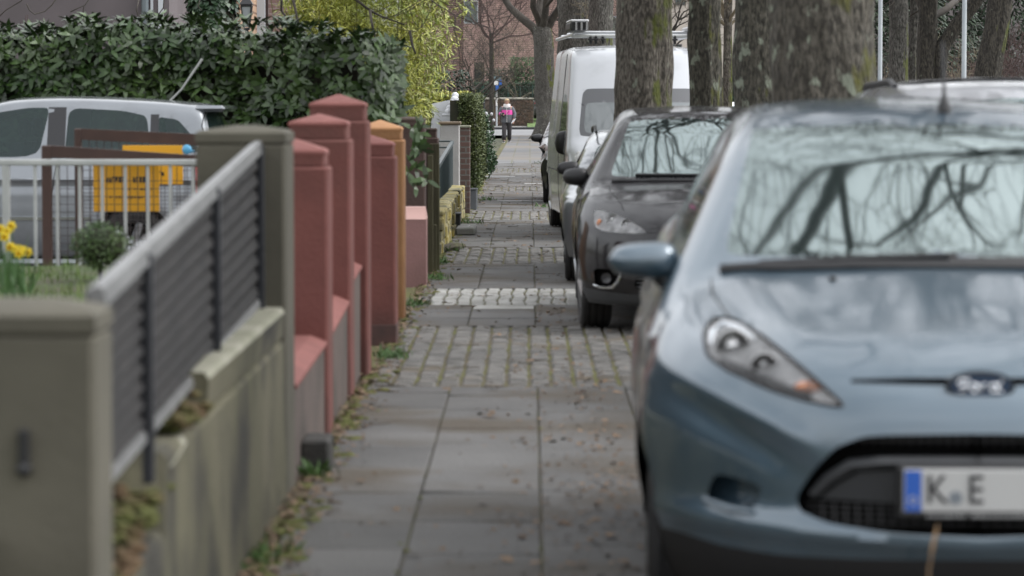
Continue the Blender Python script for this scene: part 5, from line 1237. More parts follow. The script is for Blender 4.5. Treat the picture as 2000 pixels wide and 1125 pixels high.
# reddish thicket and dark evergreens closing the view on the right
twq = random.Random(77)
for i, (px, Y, lab, m_) in enumerate(((1960,66,'reddish brown bare thicket at the right edge, across the road',twigp_m),(2010,60,'taller reddish brown thicket cut by the right edge, across the road',twigp_m),(1900,72,'dark bare thicket behind the leaning trunk',twig_m),(1730,75,'dark bare thicket behind the thick brown trunk',twig_m),(1840,64,'pale bare twigs sprouting around the old mossy trunk',twigy_m))):
    x = px_x(px, Y); t = thing('bare_shrub', lab, 'shrub', (x,Y,0), 0, 'bare shrubs across the road'); b = MB()
    for k in range(15 if i < 4 else 7):
        grow(b, Vector((twq.gauss(0,.5),twq.gauss(0,.5),0)), Vector((twq.gauss(0,.35),twq.gauss(0,.3),1)), .028, 1.5, 4, twq, up=.1, spread=.7, kids=(2,4), wander=.3, minr=.005)
    b.build('branches', m_, t, 180)
ever_m = M('evergreen_needles', (.016,.032,.018), .6, island=.5, col2=(.03,.05,.025), scale=.8)
def evergreen(label, x, y, r, h, n, L, w, m_, zc=None, q=leafq, name='evergreen', cat='tree', group=None, z=0):
    t = thing(name, label, cat, (x,y,z), 0, group); b = MB()
    for _ in range(n):
        f = q.random()**.8; zz = h*f; rr = r*(1-.75*f)*(.75+.5*mnoise.noise(Vector((f*6, x, y)))) if cat == 'tree' else r
        a = q.uniform(0,6.28); k = .5+.5*q.random()**.5; k *= 1+.35*mnoise.noise(Vector((math.cos(a)*2, math.sin(a)*2, zz*1.3+x)))
        p = Vector((rr*k*math.cos(a), rr*k*math.sin(a), zz)); d = Vector((math.cos(a)+q.gauss(0,.4), math.sin(a)+q.gauss(0,.4), q.gauss(-.15,.4)))
        b.leaf(p, d, Vector((q.gauss(0,.5),q.gauss(0,.5),1)), L*q.uniform(.6,1.3), w, .2)
    b.build('crown', m_, t, 0)
    b = MB(); b.tube([(0,0,-.1),(0,0,h*.9)], [r*.10,r*.02], 7); b.build('trunk', barkD, t, 60); return t
for lab, px, Y, r, h in (('dark conifer behind the thick brown trunk across the road',1775,92,2.4,9.0),('dark conifer between the two pale poles across the road',1838,98,2.2,9.0),('dark conifer at the far right behind the bare thickets',1962,104,2.6,9.0),('dark conifer hidden mostly by the broad blurred trunk',1660,90,2.4,9.0)):
    evergreen(lab, px_x(px,Y), Y, r, h, 7000, .30, .07, ever_m, group='dark conifers across the road')
# two pale poles across the road
pole_m = M('pale_pole', (.45,.48,.50), .45, col2=(.36,.39,.41), scale=3)
for lab, px, Y, r in (('slim pale grey pole standing left of the thick brown trunk', 1719, 44, .034), ('slim pale grey pole crossed by the mossy limb', 1883, 43, .036)):
    t = thing('lamp_post', lab, 'pole', (px_x(px,Y),Y,0), 0, 'pale poles across the road'); b = MB(); b.lathe([(r*1.5,-.1),(r*1.5,.6),(r*1.1,.65),(r,.7),(r*.75,6.0)], 12); b.build('shaft', pole_m, t, 40)
    b = MB(); b.tube([(0,0,5.95),(0,-.1,6.15),(0,-.7,6.3)], [r*.7,r*.6,r*.5], 8); b.box(-.09,.09,-1.15,-.6,6.26,6.36,b=.03); b.build('lamp_head', pole_m, t, 40)
# ================================================================ houses and the far end of the street
stucco_m = M('mauve_stucco', (.135,.115,.12), .9, col2=(.11,.094,.098), scale=1.5, bump=.3, bscale=120)
whitew_m = M('window_frame_white', (.5,.52,.55), .5)
pipe_m = M('zinc_pipe', (.16,.185,.20), .45, .5)
def box_thing(parent, name, m, x0, x1, y0, y1, z0, z1, b_=.0, sm=30):
    b = MB(); b.box(x0,x1,y0,y1,z0,z1,b=b_); return b.build(name, m, parent, sm)
Y = 46.0
t = thing('stucco_house', 'house with mauve-grey stucco wall and a zinc downpipe, behind the left end of the hedge', 'house', (px_x(150,Y),Y,0)); ox = t.location.x
box_thing(t, 'wall', stucco_m, px_x(-120,Y)-ox, px_x(331,Y)-ox, 0, 6, -.1, 6)
b = MB(); x = px_x(285,Y)-ox; b.tube([(x,-.07,0),(x,-.07,6)], .055, 12); b.build('downpipe', pipe_m, t, 60)
for pxa, pxb in ((295,300),(310,320)): box_thing(t, 'window_frame', whitew_m, px_x(pxa,Y)-ox, px_x(pxb,Y)-ox, -.03, .02, .8, 6)
b = MB(); b.add([(px_x(-140,Y)-ox,-.4,6),(px_x(335,Y)-ox,-.4,6),(px_x(335,Y)-ox,3,8.2),(px_x(-140,Y)-ox,3,8.2),(px_x(335,Y)-ox,6.4,6),(px_x(-140,Y)-ox,6.4,6)], [(0,1,2,3),(3,2,4,5),(0,5,4,1),(1,4,2),(0,3,5)]); b.build('roof', M('roof_tile', (.08,.05,.045), .8, col2=(.05,.04,.04), scale=5), t, 0)
Y = 49.0
t = thing('brick_house', 'house of peach-coloured brick with brown timber posts, beside the stucco house', 'house', (px_x(352,Y),Y,0)); ox = t.location.x
box_thing(t, 'wall', brickmat('peach_brick', (.45,.30,.20), (.40,.26,.175), (.17,.10,.07), .40, .13, mort=.02), px_x(328,Y)-ox, px_x(470,Y)-ox, 0, 5, -.1, 6)
for px in (341,366): box_thing(t, 'timber_post', M('rust_timber', (.12,.06,.03), .8, col2=(.07,.035,.02), scale=4), px_x(px-4,Y)-ox, px_x(px+4,Y)-ox, -.10, -.004, 0, 6, .01)
Y = 44.0
ivy_m = M('ivy_leaf', (.018,.04,.018), .4, island=.5, col2=(.03,.06,.025), scale=4)
t = thing('ivy', 'dark ivy climbing a post in front of the peach brick house', 'ivy', (px_x(422,Y),Y,0)); b = MB(); q = random.Random(5)
for _ in range(2600):
    z = q.uniform(1.2,3.4); r = .33*(1+.3*mnoise.noise(Vector((z*2.2,1,0)))); a = q.uniform(0,6.28); p = Vector((r*math.cos(a)*q.uniform(.7,1.05)+.05*math.sin(z*4), r*.8*math.sin(a), z)); b.leaf(p, Vector((math.cos(a)*.5,math.sin(a)*.5-.3,-.6+q.gauss(0,.3))), Vector((math.cos(a),math.sin(a),.4)), .10, .085, .15)
b.build('foliage', ivy_m, t, 0); b = MB(); b.tube([(0,0,0),(.02,0,3.4)], [.30,.26], 10); b.build('stem', core_m, t, 60)
Y = 41.0
t = thing('street_lantern', 'old-fashioned black lantern hanging above the hedge', 'lantern', (px_x(482,Y),Y,0)); b = MB(); p = at(482,16,Y).z
b.box(-.075,.075,-.075,.075,p+.02,p+.05,b=.006); b.loft([[(-w,-w,z),(w,-w,z),(w,w,z),(-w,w,z)] for w, z in ((.09,p+.05),(.02,p+.16))], cap=True)
for sx in (-1,1):
    for sy in (-1,1): b.tube([(sx*.068,sy*.068,p+.03),(sx*.035,sy*.035,p-.26)], .010, 5)
b.box(-.04,.04,-.04,.04,p-.29,p-.26,b=.004); b.build('frame', dark_m, t, 30)
b = MB(); b.loft([[(-w,-w,z),(w,-w,z),(w,w,z),(-w,w,z)] for w, z in ((.06,p+.02),(.030,p-.25))], cap=True); b.build('pane', M('lantern_pane', (.30,.32,.33), .3), t, 0)
b = MB(); b.tube([(0,0,0),(0,0,p-.28)], .025, 8); b.build('post', dark_m, t, 40)
Y = 52.0
t = thing('brick_house', 'house of pinkish brick with a white corner board, between the lantern and the bamboo', 'house', (px_x(540,Y),Y,0)); ox = t.location.x
box_thing(t, 'wall', brickmat('pink_brick', (.30,.205,.195), (.25,.165,.16), (.36,.30,.29), .25, .0833, mort=.014), px_x(520,Y)-ox, px_x(578,Y)-ox, 0, 8, -.1, 7)
box_thing(t, 'corner_board', whitew_m, px_x(492,Y)-ox, px_x(519,Y)-ox, -.05, .4, 0, 7, .01)
box_thing(t, 'corner_strip', M('dark_strip_brown', (.05,.03,.03), .8), px_x(519,Y)-ox, px_x(524,Y)-ox, -.02, .3, 0, 7)  # narrow dark strip between the corner board and the brick wall
box_thing(t, 'downpipe', dark_m, px_x(577,Y)-ox, px_x(584,Y)-ox, -.08, -.01, 0, 7, .01)
box_thing(t, 'window_frame', whitew_m, px_x(484,Y)-ox, px_x(491,Y)-ox, -.03, .2, 0, 7, .01)
# creeper stems on the stucco wall and bare stems at far left
b = MB(); q = random.Random(12); Yc = 43.0
for pts in (((-40,70),(10,20),(40,2),(60,-20)),((54,8),(58,20),(68,28),(86,22),(100,10),(112,-6)),((175,-4),(165,10),(150,18),(138,23)),((165,12),(160,30),(155,48)),((270,0),(268,20),(272,40),(285,48),(300,42),(318,15),(322,-5)),((300,42),(322,60)),((392,-5),(388,12),(392,20))):
    b.tube([at(px, py, Yc)+Vector((0,q.uniform(-.1,.1),0)) for px, py in pts], .008, 5)
t = thing('bare_climber', 'bare dark climber stems looping in front of the stucco wall', 'climber', (px_x(150,Yc),Yc,0)); o = b.build('stems', twig_m, t, 180); o.location = -t.location
b = MB(); b.tube([(0,0,0),(.02,.3,1.4),(-.1,.2,2.6)], [.03,.02,.012], 6); b.build('main_stem', twig_m, t)
t = thing('bare_shrub', 'upright bare reddish shrub at the left edge above the hedge', 'shrub', (px_x(-12,41),41,0), 0, 'bare shrubs by the stucco house'); b = MB()
for k in range(26): grow(b, Vector((q.gauss(0,.16),q.gauss(0,.2),0)), Vector((q.gauss(.1,.16),q.gauss(0,.1),1)), .014, 1.5, 1, q, up=.3, spread=.3, kids=(2,3), wander=.06, minr=.005)
b.build('branches', twigp_m, t, 180)
t = thing('bare_climber', 'thin dark climber branches hanging in front of the bamboo', 'climber', (px_x(700,31),31,0)); b = MB()
for pts in (((570,-10),(580,40),(600,70),(620,85),(618,110)),((690,-5),(722,20),(745,32),(790,48)),((722,20),(728,50),(735,80)),((800,60),(806,90),(812,105)),((550,0),(548,20),(558,32))):
    b.tube([at(px, py, 31)+Vector((0,q.uniform(-.1,.1),0)) for px, py in pts], [.016,.013,.010,.008,.006][:len(pts)], 5)
o = b.build('stems', twig_m, t, 180); o.location = -t.location
# dark evergreen by the bamboo, dark railing
evergreen('dark yew shrub below the bamboo, by the far iron railing', px_x(878,72), 72, .42, 2.25, 2600, .10, .04, ever_m, name='yew', cat='shrub')
t = thing('iron_railing', 'dark blue-black iron railing corner beyond the conifer hedge', 'railing', (px_x(930,92),92,0)); ox = t.location.x
for pxa, pxb, ya, yb in ((905,925,0,0),(925,946,0,8)):
    a, c = at(pxa,190,92+ya), at(pxb,190,92+yb)
    for py in (188,200,222):
        z = at(930,py,92).z; b = MB(); b.tube([(a.x-ox,ya,z),(c.x-ox,yb,z)], .02, 5); b.build('rail', gr_m, t)
    for k in range(5):
        f = k/4; b = MB(); x = (a.x+(c.x-a.x)*f)-ox; b.tube([(x,ya+(yb-ya)*f,0),(x,ya+(yb-ya)*f,at(930,184,92).z)], .02, 5); b.build('bar', gr_m, t)
# the end of the street: wall, hedge behind it, signs, verge, brick house
Y = 178.0
t = thing('end_wall', 'low dark rubble wall with a pale coping across the end of the street', 'wall', (px_x(1000,Y),Y,0)); ox = t.location.x
wallm = M('dark_rubble', (.055,.042,.033), .95, col2=(.13,.10,.08), scale=4, lo=.42, hi=.6, bump=.8, bscale=12)
box_thing(t, 'wall_body', wallm, px_x(780,Y)-ox, px_x(1042,Y)-ox, 0, .5, -.1, 1.68, .03); box_thing(t, 'coping', M('end_coping', (.45,.42,.36), .85), px_x(780,Y)-ox, px_x(1043,Y)-ox, -.06, .56, 1.68, 1.78, .02)
b = MB(); q = random.Random(3)
for _ in range(500):
    b.leaf(Vector((q.uniform(px_x(960,Y)-ox, px_x(1040,Y)-ox), -.03, q.uniform(.3,1.65))), Vector((q.gauss(0,.4),-.3,-1)), Vector((0,-1,.2)), .14, .10, .1)
b.build('creeper', M('dry_creeper', (.12,.075,.055), .9, island=.5, col2=(.06,.045,.03), scale=1), t, 0)
b = MB(); P = []; n = 14
for j in range(5):
    for i in range(n+1): x = px_x(1030,Y)+ (px_x(1120,Y)-px_x(1030,Y))*i/n; P.append((x, 172.1+j*4.0, .125+.115*j+.02*mnoise.noise(Vector((x,j,0)))))
b.add(P, [(j*(n+1)+i, j*(n+1)+i+1, (j+1)*(n+1)+i+1, (j+1)*(n+1)+i) for j in range(4) for i in range(n)]); tag(b.build('verge', M('verge_grass', (.07,.14,.025), .9, col2=(.12,.16,.05), scale=1.5, bump=.6, bscale=10), smooth=180), kind='structure')
hedge2_m = M('far_hedge_leaf', (.045,.085,.045), .7, island=.4, col2=(.03,.06,.035), scale=.5)
t = thing('clipped_hedge', 'green clipped hedge behind the end wall, with a green mesh fence in front', 'hedge', (px_x(1000,186),186,0)); ox = t.location.x; b = MB()
for _ in range(5200):
    x = q.uniform(px_x(925,186), px_x(1075,186))-ox; top = q.random() < .25; z = 2.62+q.gauss(0,.04) if top else q.uniform(.3,2.6); y = q.uniform(0,1.2) if top else -.05*q.random()
    b.leaf(Vector((x,y,z)), Vector((q.gauss(0,.5),q.gauss(-.5,.4),q.gauss(.3,.5))), Vector((q.gauss(0,1),q.gauss(0,1),1)), .13, .06, .2)
b.build('foliage', hedge2_m, t, 0); box_thing(t, 'branches', core_m, px_x(926,186)-ox, px_x(1074,186)-ox, .03, 1.2, 0, 2.58)
t = thing('mesh_fence', 'green metal mesh fence standing on the end wall', 'fence', (px_x(1000,181),181,0)); ox = t.location.x; fg = M('fence_green', (.02,.06,.045), .5)
for px in range(920,1066,24): b = MB(); x = px_x(px,181)-ox; b.tube([(x,0,0),(x,0,2.5)], .035, 5); b.build('post', fg, t)
b = MB(); x = px_x(920,181)-ox
while x < px_x(1064,181)-ox: b.tube([(x,0,1.6),(x,0,2.42)], .010, 3); x += .12
for z in (1.7,2.0,2.3,2.42): b.tube([(px_x(920,181)-ox,0,z),(px_x(1064,181)-ox,0,z)], .012, 3)
b.build('wire_mesh', fg, t)
evergreen('dark rounded evergreen behind the young tan tree', px_x(985,190), 190, .95, 3.3, 2600, .22, .10, ever_m, name='evergreen_bush', cat='bush', z=.3)
bushg_m = M('light_bush_leaf', (.07,.13,.05), .7, island=.4, col2=(.05,.10,.04), scale=.7)
evergreen('light green bush right of the young tan tree', px_x(1030,189), 189, 1.0, 4.0, 3200, .2, .09, bushg_m, name='green_bush', cat='bush', z=.3)
# sign post
Y = 176.5; p = at(970, 240, Y)
t = thing('sign_post', 'sign post by the end wall with red-edged, blue and grey plates', 'sign', (p.x,Y,.1)); zz = lambda py: at(970,py,Y).z-.1
xx = lambda px: px_x(px,Y)-p.x
b = MB(); b.tube([(0,0,-.2),(0,0,zz(150))], .05, 8); b.build('post', pole_m, t, 40)
blue_m = M('sign_blue', (.03,.12,.45), .4); redw_m = M('sign_red', (.55,.05,.05), .4); whs_m = M('sign_white', (.72,.70,.68), .4); grs_m = M('sign_grey', (.16,.22,.23), .4)
box_thing(t, 'street_plate', grs_m, xx(963), xx(978), -.05, -.02, zz(157), zz(149))
box_thing(t, 'red_board', redw_m, xx(959), xx(964), -.07, -.045, zz(167), zz(157)); box_thing(t, 'white_board', whs_m, xx(963), xx(973), -.09, -.055, zz(166), zz(158))
box_thing(t, 'blue_board', blue_m, xx(974.5), xx(980), -.07, -.045, zz(166), zz(156)); box_thing(t, 'blue_arrow', blue_m, xx(968), xx(974), -.08, -.06, zz(176), zz(167))
b = MB(); b.tube([(0,-.06,1.2),(0,-.06,1.9)], .053, 8); b.build('sticker', whs_m, t)
# brick house closing the street
Y = 215.0
t = thing('brick_house', 'large house of reddish brown brick closing the end of the street', 'house', (px_x(980,Y),Y,0)); ox = t.location.x
fb = brickmat('far_brick', (.50,.33,.29), (.41,.265,.235), (.22,.16,.14), .42, .15, mort=.028)
box_thing(t, 'wall', fb, px_x(905,Y)-ox, px_x(1260,Y)-ox, 0, 9, 0, 9.5)
box_thing(t, 'wing', brickmat('far_brick_wing', (.40,.25,.22), (.33,.21,.185), (.13,.09,.085), .42, .15, mort=.028), px_x(780,Y)-ox, px_x(905,Y)-ox, .6, 9, 0, 9.5)
w = thing('window', None, None, (px_x(936,Y)-ox,0,0)); w.parent = t; box_thing(w, 'frame', dark_m, -.35, .35, -.04, .02, 2.4, 4.3); box_thing(w, 'pane', glass_m, -.29, .29, -.06, -.042, 2.5, 4.2)
w = thing('window', None, None, (px_x(920,Y)-ox,0,0)); w.parent = t; box_thing(w, 'frame', whitew_m, -.5, .5, -.04, .02, 7.0, 8.6); box_thing(w, 'pane', glass_m, -.43, .43, -.06, -.042, 7.07, 8.53)
w = thing('window', None, None, (px_x(1195,Y)-ox,0,0)); w.parent = t; box_thing(w, 'frame', whitew_m, -.6, .6, -.04, .02, 4.8, 7.5); box_thing(w, 'pane', glass_m, -.5, .5, -.06, -.042, 4.9, 7.4)
b = MB(); b.add([(px_x(770,Y)-ox,-.6,9.5),(px_x(1275,Y)-ox,-.6,9.5),(px_x(1275,Y)-ox,4.5,13),(px_x(770,Y)-ox,4.5,13),(px_x(1275,Y)-ox,9.6,9.5),(px_x(770,Y)-ox,9.6,9.5)], [(0,1,2,3),(3,2,4,5),(0,5,4,1),(1,4,2),(0,3,5)]); b.build('roof', M('far_roof', (.07,.045,.04), .8), t, 0)
# cream house behind the white van
Y = 130.0
t = thing('cream_house', 'cream rendered house seen between the trunks behind the white van', 'house', (px_x(1370,Y),Y,0)); ox = t.location.x
cream_m = M('cream_render', (.56,.50,.44), .9, col2=(.50,.44,.39), scale=.4)
box_thing(t, 'wall', cream_m, px_x(1262,Y)-ox, px_x(1520,Y)-ox, 0, 9, 0, 12)
for i, (pxa, pxb, pya, pyb) in enumerate(((1312,1332,86,104),(1300,1305,76,88),(1318,1340,-60,10))):
    a, c = at(pxa, pyb, Y), at(pxb, pya, Y); w = thing('window', None, None, (0,0,0)); w.parent = t
    box_thing(w, 'frame', M('window_frame_grey', (.12,.115,.115), .6), a.x-ox, c.x-ox, -.03, .01, a.z, c.z); box_thing(w, 'pane', glass_m, a.x-ox+.05, c.x-ox-.05, -.045, -.032, a.z+.05, c.z-.05)
b = MB(); b.add([(px_x(1255,Y)-ox,-.5,12),(px_x(1530,Y)-ox,-.5,12),(px_x(1530,Y)-ox,4.5,15),(px_x(1255,Y)-ox,4.5,15),(px_x(1530,Y)-ox,9.5,12),(px_x(1255,Y)-ox,9.5,12)], [(0,1,2,3),(3,2,4,5),(0,5,4,1),(1,4,2),(0,3,5)]); b.build('roof', M('cream_roof', (.08,.06,.055), .8), t, 0)
# small pale gabled roof beside the van rack
Y = 120; t = thing('outhouse', 'small pale roofed outhouse peeping over the van roof rack', 'outhouse', (px_x(1192,Y),Y,0)); ox = t.location.x
box_thing(t, 'wall', cream_m, px_x(1160,Y)-ox, px_x(1230,Y)-ox, 0, 4, 0, 3.4)
b = MB(); z0 = at(1190,96,Y).z; b.prism([(px_x(1155,Y)-ox,z0-.25),(px_x(1240,Y)-ox,z0-.25),(px_x(1212,Y)-ox,z0+.75)], -.2, 4.2); b.build('roof', M('zinc_roof', (.30,.29,.31), .6, col2=(.22,.21,.23), scale=2), t, 0, fix=True)
# round dark green bush across the road
p = at(1437,180,85); t = thing('evergreen_bush', 'rounded dark green bush above the white car across the road', 'bush', (p.x,85,0)); b = MB(); leaf_blob(b, (0,0,p.z-.1), (.55,.6,.62), 2400, .10, .05, shell=.8); b.build('foliage', M('bush_dark_leaf', (.018,.045,.025), .6, island=.4), t, 0)
b = MB(); core(b, (0,0,p.z-.1), (.55,.6,.62), 12, .85); b.tube([(0,0,0),(0,0,p.z)], .08, 6); b.build('branches', core_m, t, 60)
# wooded backdrop: houses and trees that close the sky low down
t = thing('long_house', 'pale grey house far across the road behind the dark conifers', 'house', (18,150,0)); box_thing(t, 'wall', M('pale_house', (.17,.15,.15), .9, col2=(.13,.115,.115), scale=.3), -7, 8, 0, 10, 0, 8)
b = MB(); b.add([(-7.5,-.5,8),(8.5,-.5,8),(8.5,5,12),(-7.5,5,12),(8.5,10.5,8),(-7.5,10.5,8)], [(0,1,2,3),(3,2,4,5),(0,5,4,1),(1,4,2),(0,3,5)]); b.build('roof', M('pale_roof', (.10,.07,.065), .8), t, 0)
# ================================================================ the walker
def skinned(name, verts, edges, radii, mat, parent, root=0, levels=2):
    me = bpy.data.meshes.new(name); me.from_pydata(verts, edges, []); o = bpy.data.objects.new(name, me); COL.objects.link(o); o.parent = parent
    md = o.modifiers.new('Skin', 'SKIN'); md.use_smooth_shade = True
    if not me.skin_vertices: me.attributes.new  # the layer comes with the modifier
    sv = me.skin_vertices[0].data if me.skin_vertices else None
    if sv is None: return o
    for i, r in enumerate(radii): sv[i].radius = (r, r) if isinstance(r, (int, float)) else r
    sv[root].use_root = True
    s = o.modifiers.new('Subdivision', 'SUBSURF'); s.levels = levels; s.render_levels = levels
    me.materials.append(mat); return o
skin_m = M('skin', (.42,.24,.18), .55); hair_m = M('blond_hair', (.42,.31,.18), .6, col2=(.30,.22,.13), scale=40)
grey_j = M('jacket_grey', (.11,.115,.13), .75, col2=(.085,.09,.10), scale=10, bump=.3, bscale=25); pink_j = M('jacket_pink', (.72,.07,.36), .7, bump=.2, bscale=25); trou_m = M('trousers_dark', (.045,.04,.043), .85, col2=(.03,.028,.03), scale=8); shoe_m = M('shoe_black', (.015,.015,.018), .5); sole_m = M('shoe_sole', (.6,.6,.6), .6); collar_m = M('hood_white', (.62,.58,.57), .85)
PY = 115.0; pp = at(990, 278, PY)
person = thing('person', 'person walking towards the camera in a grey and pink jacket, holding white papers', 'person', (pp.x, PY, 0))
V = []; E = []; RR = []
def jt(p, r, prev=None):
    V.append(p); RR.append(r)
    if prev is not None: E.append((prev, len(V)-1))
    return len(V)-1
pel = jt((0,0,.86), .13); sp1 = jt((0,.0,1.02), .13, pel); sp2 = jt((0,.0,1.18), .15, sp1); ch = jt((0,.01,1.29), .13, sp2); nk = jt((0,-.02,1.39), .055, ch); hd0 = jt((0,-.045,1.45), .065, nk); hd1 = jt((0,-.05,1.53), .088, hd0); hd2 = jt((0,-.04,1.595), .062, hd1)
hands = {}
for sg, knee, ank, toe in ((-1, (-.10,-.12,.47), (-.105,-.14,.09), (-.12,-.30,.035)), (1, (.095,.02,.46), (.09,.20,.11), (.10,.10,.03))):
    hp = jt((sg*.09,0,.80), .095, pel); k = jt(knee, .062, hp); a = jt(ank, .042, k); jt(toe, .034, a)
for sg, el, wr in ((-1, (-.275,.03,1.08), (-.17,-.19,1.06)), (1, (.285,.02,1.05), (.255,-.12,.86))):
    sh = jt((sg*.175,.01,1.30), .065, ch); e = jt(el, .045, sh); w_ = jt(wr, .032, e); d = (Vector(wr)-Vector(el)).normalized(); pl_ = jt(tuple(Vector(wr)+d*.06), .030, w_); hands[sg] = (Vector(wr)+d*.08, d)
    s1 = Vector((0,0,1)).cross(d).normalized()
    for f, (off, ln) in enumerate(((-.024,.07),(-.008,.08),(.008,.075),(.024,.06))):
        p0 = Vector(wr)+d*.085+s1*off; p1 = p0+d*ln*.5+Vector((0,0,-.008)); p2 = p1+d*ln*.4+Vector((0,-.01,-.02)); i0 = jt(tuple(p0), .009, pl_); i1 = jt(tuple(p1), .0085, i0); jt(tuple(p2), .008, i1)
    t0 = Vector(wr)+d*.04-s1*.03*sg; i0 = jt(tuple(t0), .010, w_); jt(tuple(t0+d*.045-s1*.012*sg), .009, i0)
body_o = skinned('body', V, E, RR, skin_m, person)
# face
b = MB(); b.ball((0,-.142,1.515), (.013,.02,.02), 8); b.build('nose', skin_m, person, 180)
for sg in (-1,1):
    b = MB(); b.ball((sg*.032,-.128,1.54), (.012,.008,.008), 8); b.build('eye', ink_m, person, 180)
    b = MB(); b.ball((sg*.088,-.045,1.52), (.012,.022,.03), 8); b.build('ear', skin_m, person, 180)
b = MB(); b.ball((0,-.128,1.475), (.024,.008,.006), 8); b.build('mouth', M('lips', (.35,.12,.10), .5), person, 180)
b = MB(); n = 22; rings = []
for i in range(12):
    ph = R(-35)+R(125)*i/11; ring = []
    for k in range(n):
        a = 2*math.pi*k/n; fr = max(0, -math.sin(a)); r = .103*max(math.cos(ph), .02); zz = 1.545+.10*math.sin(ph)
        if fr > .3 and ph < R(38): zz = max(zz, 1.575+.02*(1-fr)); r *= .97
        r *= 1+.06*mnoise.noise(Vector((math.cos(a)*5, math.sin(a)*5, zz*30)))
        ring.append((r*math.cos(a), -.035+r*1.08*math.sin(a), zz))
    rings.append(ring)
b.loft(rings, cap=True); b.build('hair', hair_m, person, 180)
def ell(z, rx, ry, cy=0, n=28, cx=0, seed=0, wob=.05): return [(cx+rx*math.cos(2*math.pi*k/n)*(1+wob*mnoise.noise(Vector((k*.9, z*9, seed)))), cy+ry*math.sin(2*math.pi*k/n)*(1+wob*mnoise.noise(Vector((k*.9, z*9, seed+3)))), z) for k in range(n)]
# jacket: torso with chest band, sleeves
b = MB(); prof = [(.74,.205,.145),(.755,.215,.155),(.84,.215,.16),(.93,.212,.158),(1.03,.212,.155),(1.045,.213,.155),(1.13,.218,.155),(1.215,.215,.15),(1.23,.212,.148),(1.30,.195,.13),(1.345,.145,.105),(1.385,.085,.08)]
for (z0,a0,c0),(z1,a1,c1) in zip(prof, prof[1:]):
    b.loft([ell(z0,a0,c0), ell(z1,a1,c1)], mi=1 if 1.04 < (z0+z1)/2 < 1.22 else 0)
b.build('jacket', [grey_j, pink_j], person, 50)
for sg, el, wr in ((-1, (-.275,.03,1.08), (-.18,-.17,1.062)), (1, (.285,.02,1.05), (.258,-.10,.885))):
    b = MB(); P = [Vector((sg*.155,.01,1.315)), Vector((sg*.215,.015,1.22)), Vector(el)+Vector((0,0,.03)), Vector(el).lerp(Vector(wr), .25), Vector(wr)]
    b.tube(P, [.082,.085,.072,.068,.052], 14); b.build('sleeve', grey_j, person, 180)
    b = MB(); m_ = Vector(el).lerp(Vector(wr), .5); b.tube([m_-(Vector(wr)-Vector(el))*.12, m_+(Vector(wr)-Vector(el))*.12], [.068,.062], 14)
    if sg < 0: b.build('sleeve_band', pink_j, person, 180)
b = MB(); b.tube([(0,-.153,.76),(0,-.166,.95),(0,-.163,1.15),(0,-.13,1.33)], .008, 5); b.build('zip', collar_m, person)
b = MB(); b.loft([ell(1.315,.135,.12,-.01), ell(1.36,.14,.125,-.005), ell(1.42,.125,.12,.01), ell(1.45,.11,.11,.02)]); b.build('hood', collar_m, person, 180)
b = MB(); b.tube([(.13,-.06,1.33),(.07,-.15,1.15),(-.1,-.15,.98),(-.2,-.06,.85)], .010, 5); b.tube([(-.2,-.08,1.2),(-.245,-.07,1.0),(-.24,-.05,.78),(-.235,-.05,.66)], .013, 5); b.build('strap', ink_m, person)
for sg, knee, ank in ((-1, (-.10,-.12,.47), (-.105,-.13,.10)), (1, (.095,.02,.46), (.09,.19,.13))):
    b = MB(); b.tube([(sg*.085,0,.84),(sg*.095,-.01,.74),tuple(Vector((sg*.09,0,.8)).lerp(Vector(knee),.6)),knee,tuple(Vector(knee).lerp(Vector(ank),.6)),ank], [.115,.11,.092,.085,.08,.078], 16); b.build('trouser_leg', trou_m, person, 180)
for sg, c, rot in ((-1, (-.118,-.22,.05), 0), (1, (.095,.16,.055), 0)):
    b = MB(); b.ball(c, (.048,.13,.045), 14); b.build('shoe', shoe_m, person, 180)
    b = MB(); b.ball((c[0],c[1]-.01,c[2]-.035), (.052,.135,.018), 12); b.build('sole', sole_m, person, 180)
p, d = hands[1]; b = MB(); b.add([(p.x-.10,p.y-.03,p.z-.10),(p.x+.03,p.y-.03,p.z+.0),(p.x+.11,p.y-.03,p.z+.13),(p.x-.02,p.y-.03,p.z+.04),(p.x-.10,p.y-.02,p.z-.10),(p.x+.03,p.y-.02,p.z+.0),(p.x+.11,p.y-.02,p.z+.13),(p.x-.02,p.y-.02,p.z+.04)], [(0,1,2,3),(7,6,5,4),(0,4,5,1),(1,5,6,2),(2,6,7,3),(3,7,4,0)])
o = b.build('papers', M('paper_white', (.75,.77,.8), .7), None, 0, loc=tuple(person.location)); tag(o, 'folded white papers in the hand of the walking person', 'papers')
p, d = hands[-1]; b = MB(); b.box(p.x-.05,p.x+.05,p.y-.05,p.y+.03,p.z-.09,p.z+.07,b=.015); o = b.build('handbag', ink_m, None, 30, loc=tuple(person.location)); tag(o, 'small black bag held at the waist by the walking person', 'bag')
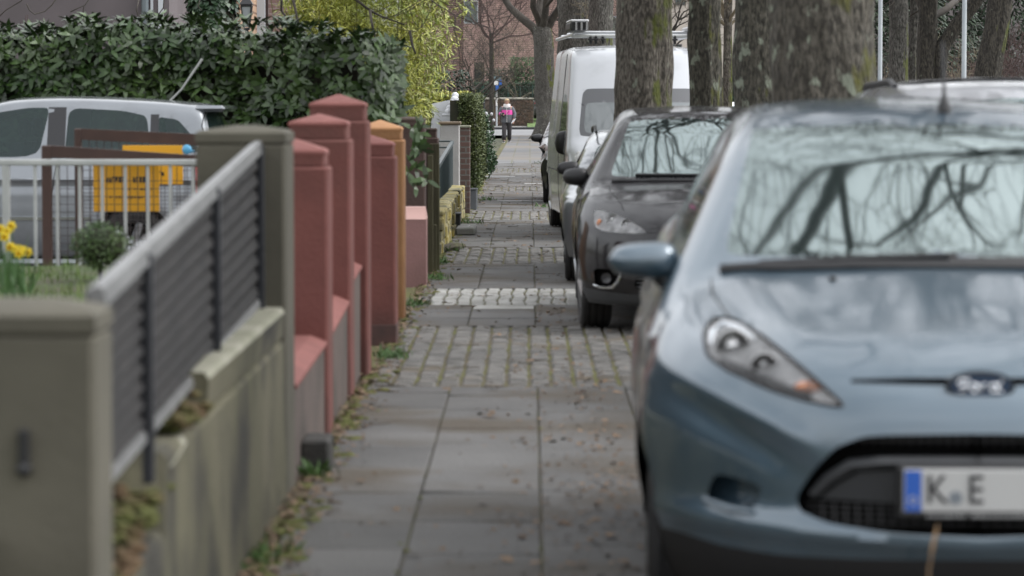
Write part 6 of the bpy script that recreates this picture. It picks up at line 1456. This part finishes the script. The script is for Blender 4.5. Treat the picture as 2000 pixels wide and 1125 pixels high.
# ---------------------------------------------------------------- camera, light, sky
cam = bpy.data.cameras.new('camera'); co = bpy.data.objects.new('camera', cam); COL.objects.link(co)
co.location = (0,0,CAM_H); co.rotation_euler = (R(90)-PITCH, 0, YAW)
cam.sensor_width = 36; cam.lens = F_PX*36/2000; cam.clip_end = 3000; cam.clip_start = .1
cam.dof.use_dof = True; cam.dof.focus_distance = 58; cam.dof.aperture_fstop = 3.9; cam.dof.aperture_blades = 9
scene.camera = co
w = bpy.data.worlds.new('World'); scene.world = w; w.use_nodes = True
nt = w.node_tree; bg = nt.nodes['Background']
sk = nn(nt, 'ShaderNodeTexSky', sky_type='NISHITA'); sk.sun_disc = False; sk.sun_elevation = R(48); sk.sun_rotation = R(55)
sk.air_density = 1.0; sk.dust_density = 1.5; sk.ozone_density = 1
hs = nn(nt, 'ShaderNodeHueSaturation'); hs.inputs['Saturation'].default_value = .10
nt.links.new(sk.outputs[0], hs.inputs['Color'])
tc = nn(nt, 'ShaderNodeTexCoord').outputs['Generated']
cl = noise_fac(nt, tc, 2.2, 6, .3, .75, (1,1,2.5))
m = mixc(nt, cl, (.8,.81,.83), (1.3,1.3,1.29))
sz = nn(nt, 'ShaderNodeSeparateXYZ'); nt.links.new(tc, sz.inputs[0])      # an overcast sky is brightest overhead
gr = nn(nt, 'ShaderNodeMapRange'); gr.inputs[1].default_value = 0; gr.inputs[2].default_value = .55; gr.inputs[3].default_value = .8; gr.inputs[4].default_value = 3.8
nt.links.new(sz.outputs['Z'], gr.inputs[0])
vs = nn(nt, 'ShaderNodeVectorMath', operation='SCALE'); nt.links.new(m, vs.inputs[0]); nt.links.new(gr.outputs[0], vs.inputs['Scale']); m = vs.outputs[0]
mu = nn(nt, 'ShaderNodeMix', data_type='RGBA', blend_type='MULTIPLY'); mu.inputs[0].default_value = 1
nt.links.new(hs.outputs[0], mu.inputs[6]); nt.links.new(m, mu.inputs[7])
nt.links.new(mu.outputs[2], bg.inputs[0]); bg.inputs[1].default_value = .15
sun = bpy.data.lights.new('sun', 'SUN'); sun.energy = 1.2; sun.angle = R(25); sun.color = (1,.97,.93)
so = bpy.data.objects.new('sun', sun); COL.objects.link(so)
az, el = R(86), R(50)       # azimuth from +Y towards +X
d = Vector((math.sin(az)*math.cos(el), math.cos(az)*math.cos(el), math.sin(el)))
so.rotation_euler = d.to_track_quat('Z', 'Y').to_euler(); so.location = (10,0,30)
sk.sun_rotation = az
scene.view_settings.view_transform = 'Standard'; scene.view_settings.look = 'None'; scene.view_settings.gamma = 1; scene.view_settings.exposure = -.08
scene.view_settings.use_curve_mapping = False
scene.cycles.max_bounces = 6; scene.cycles.diffuse_bounces = 2; scene.cycles.glossy_bounces = 3; scene.cycles.transparent_max_bounces = 12
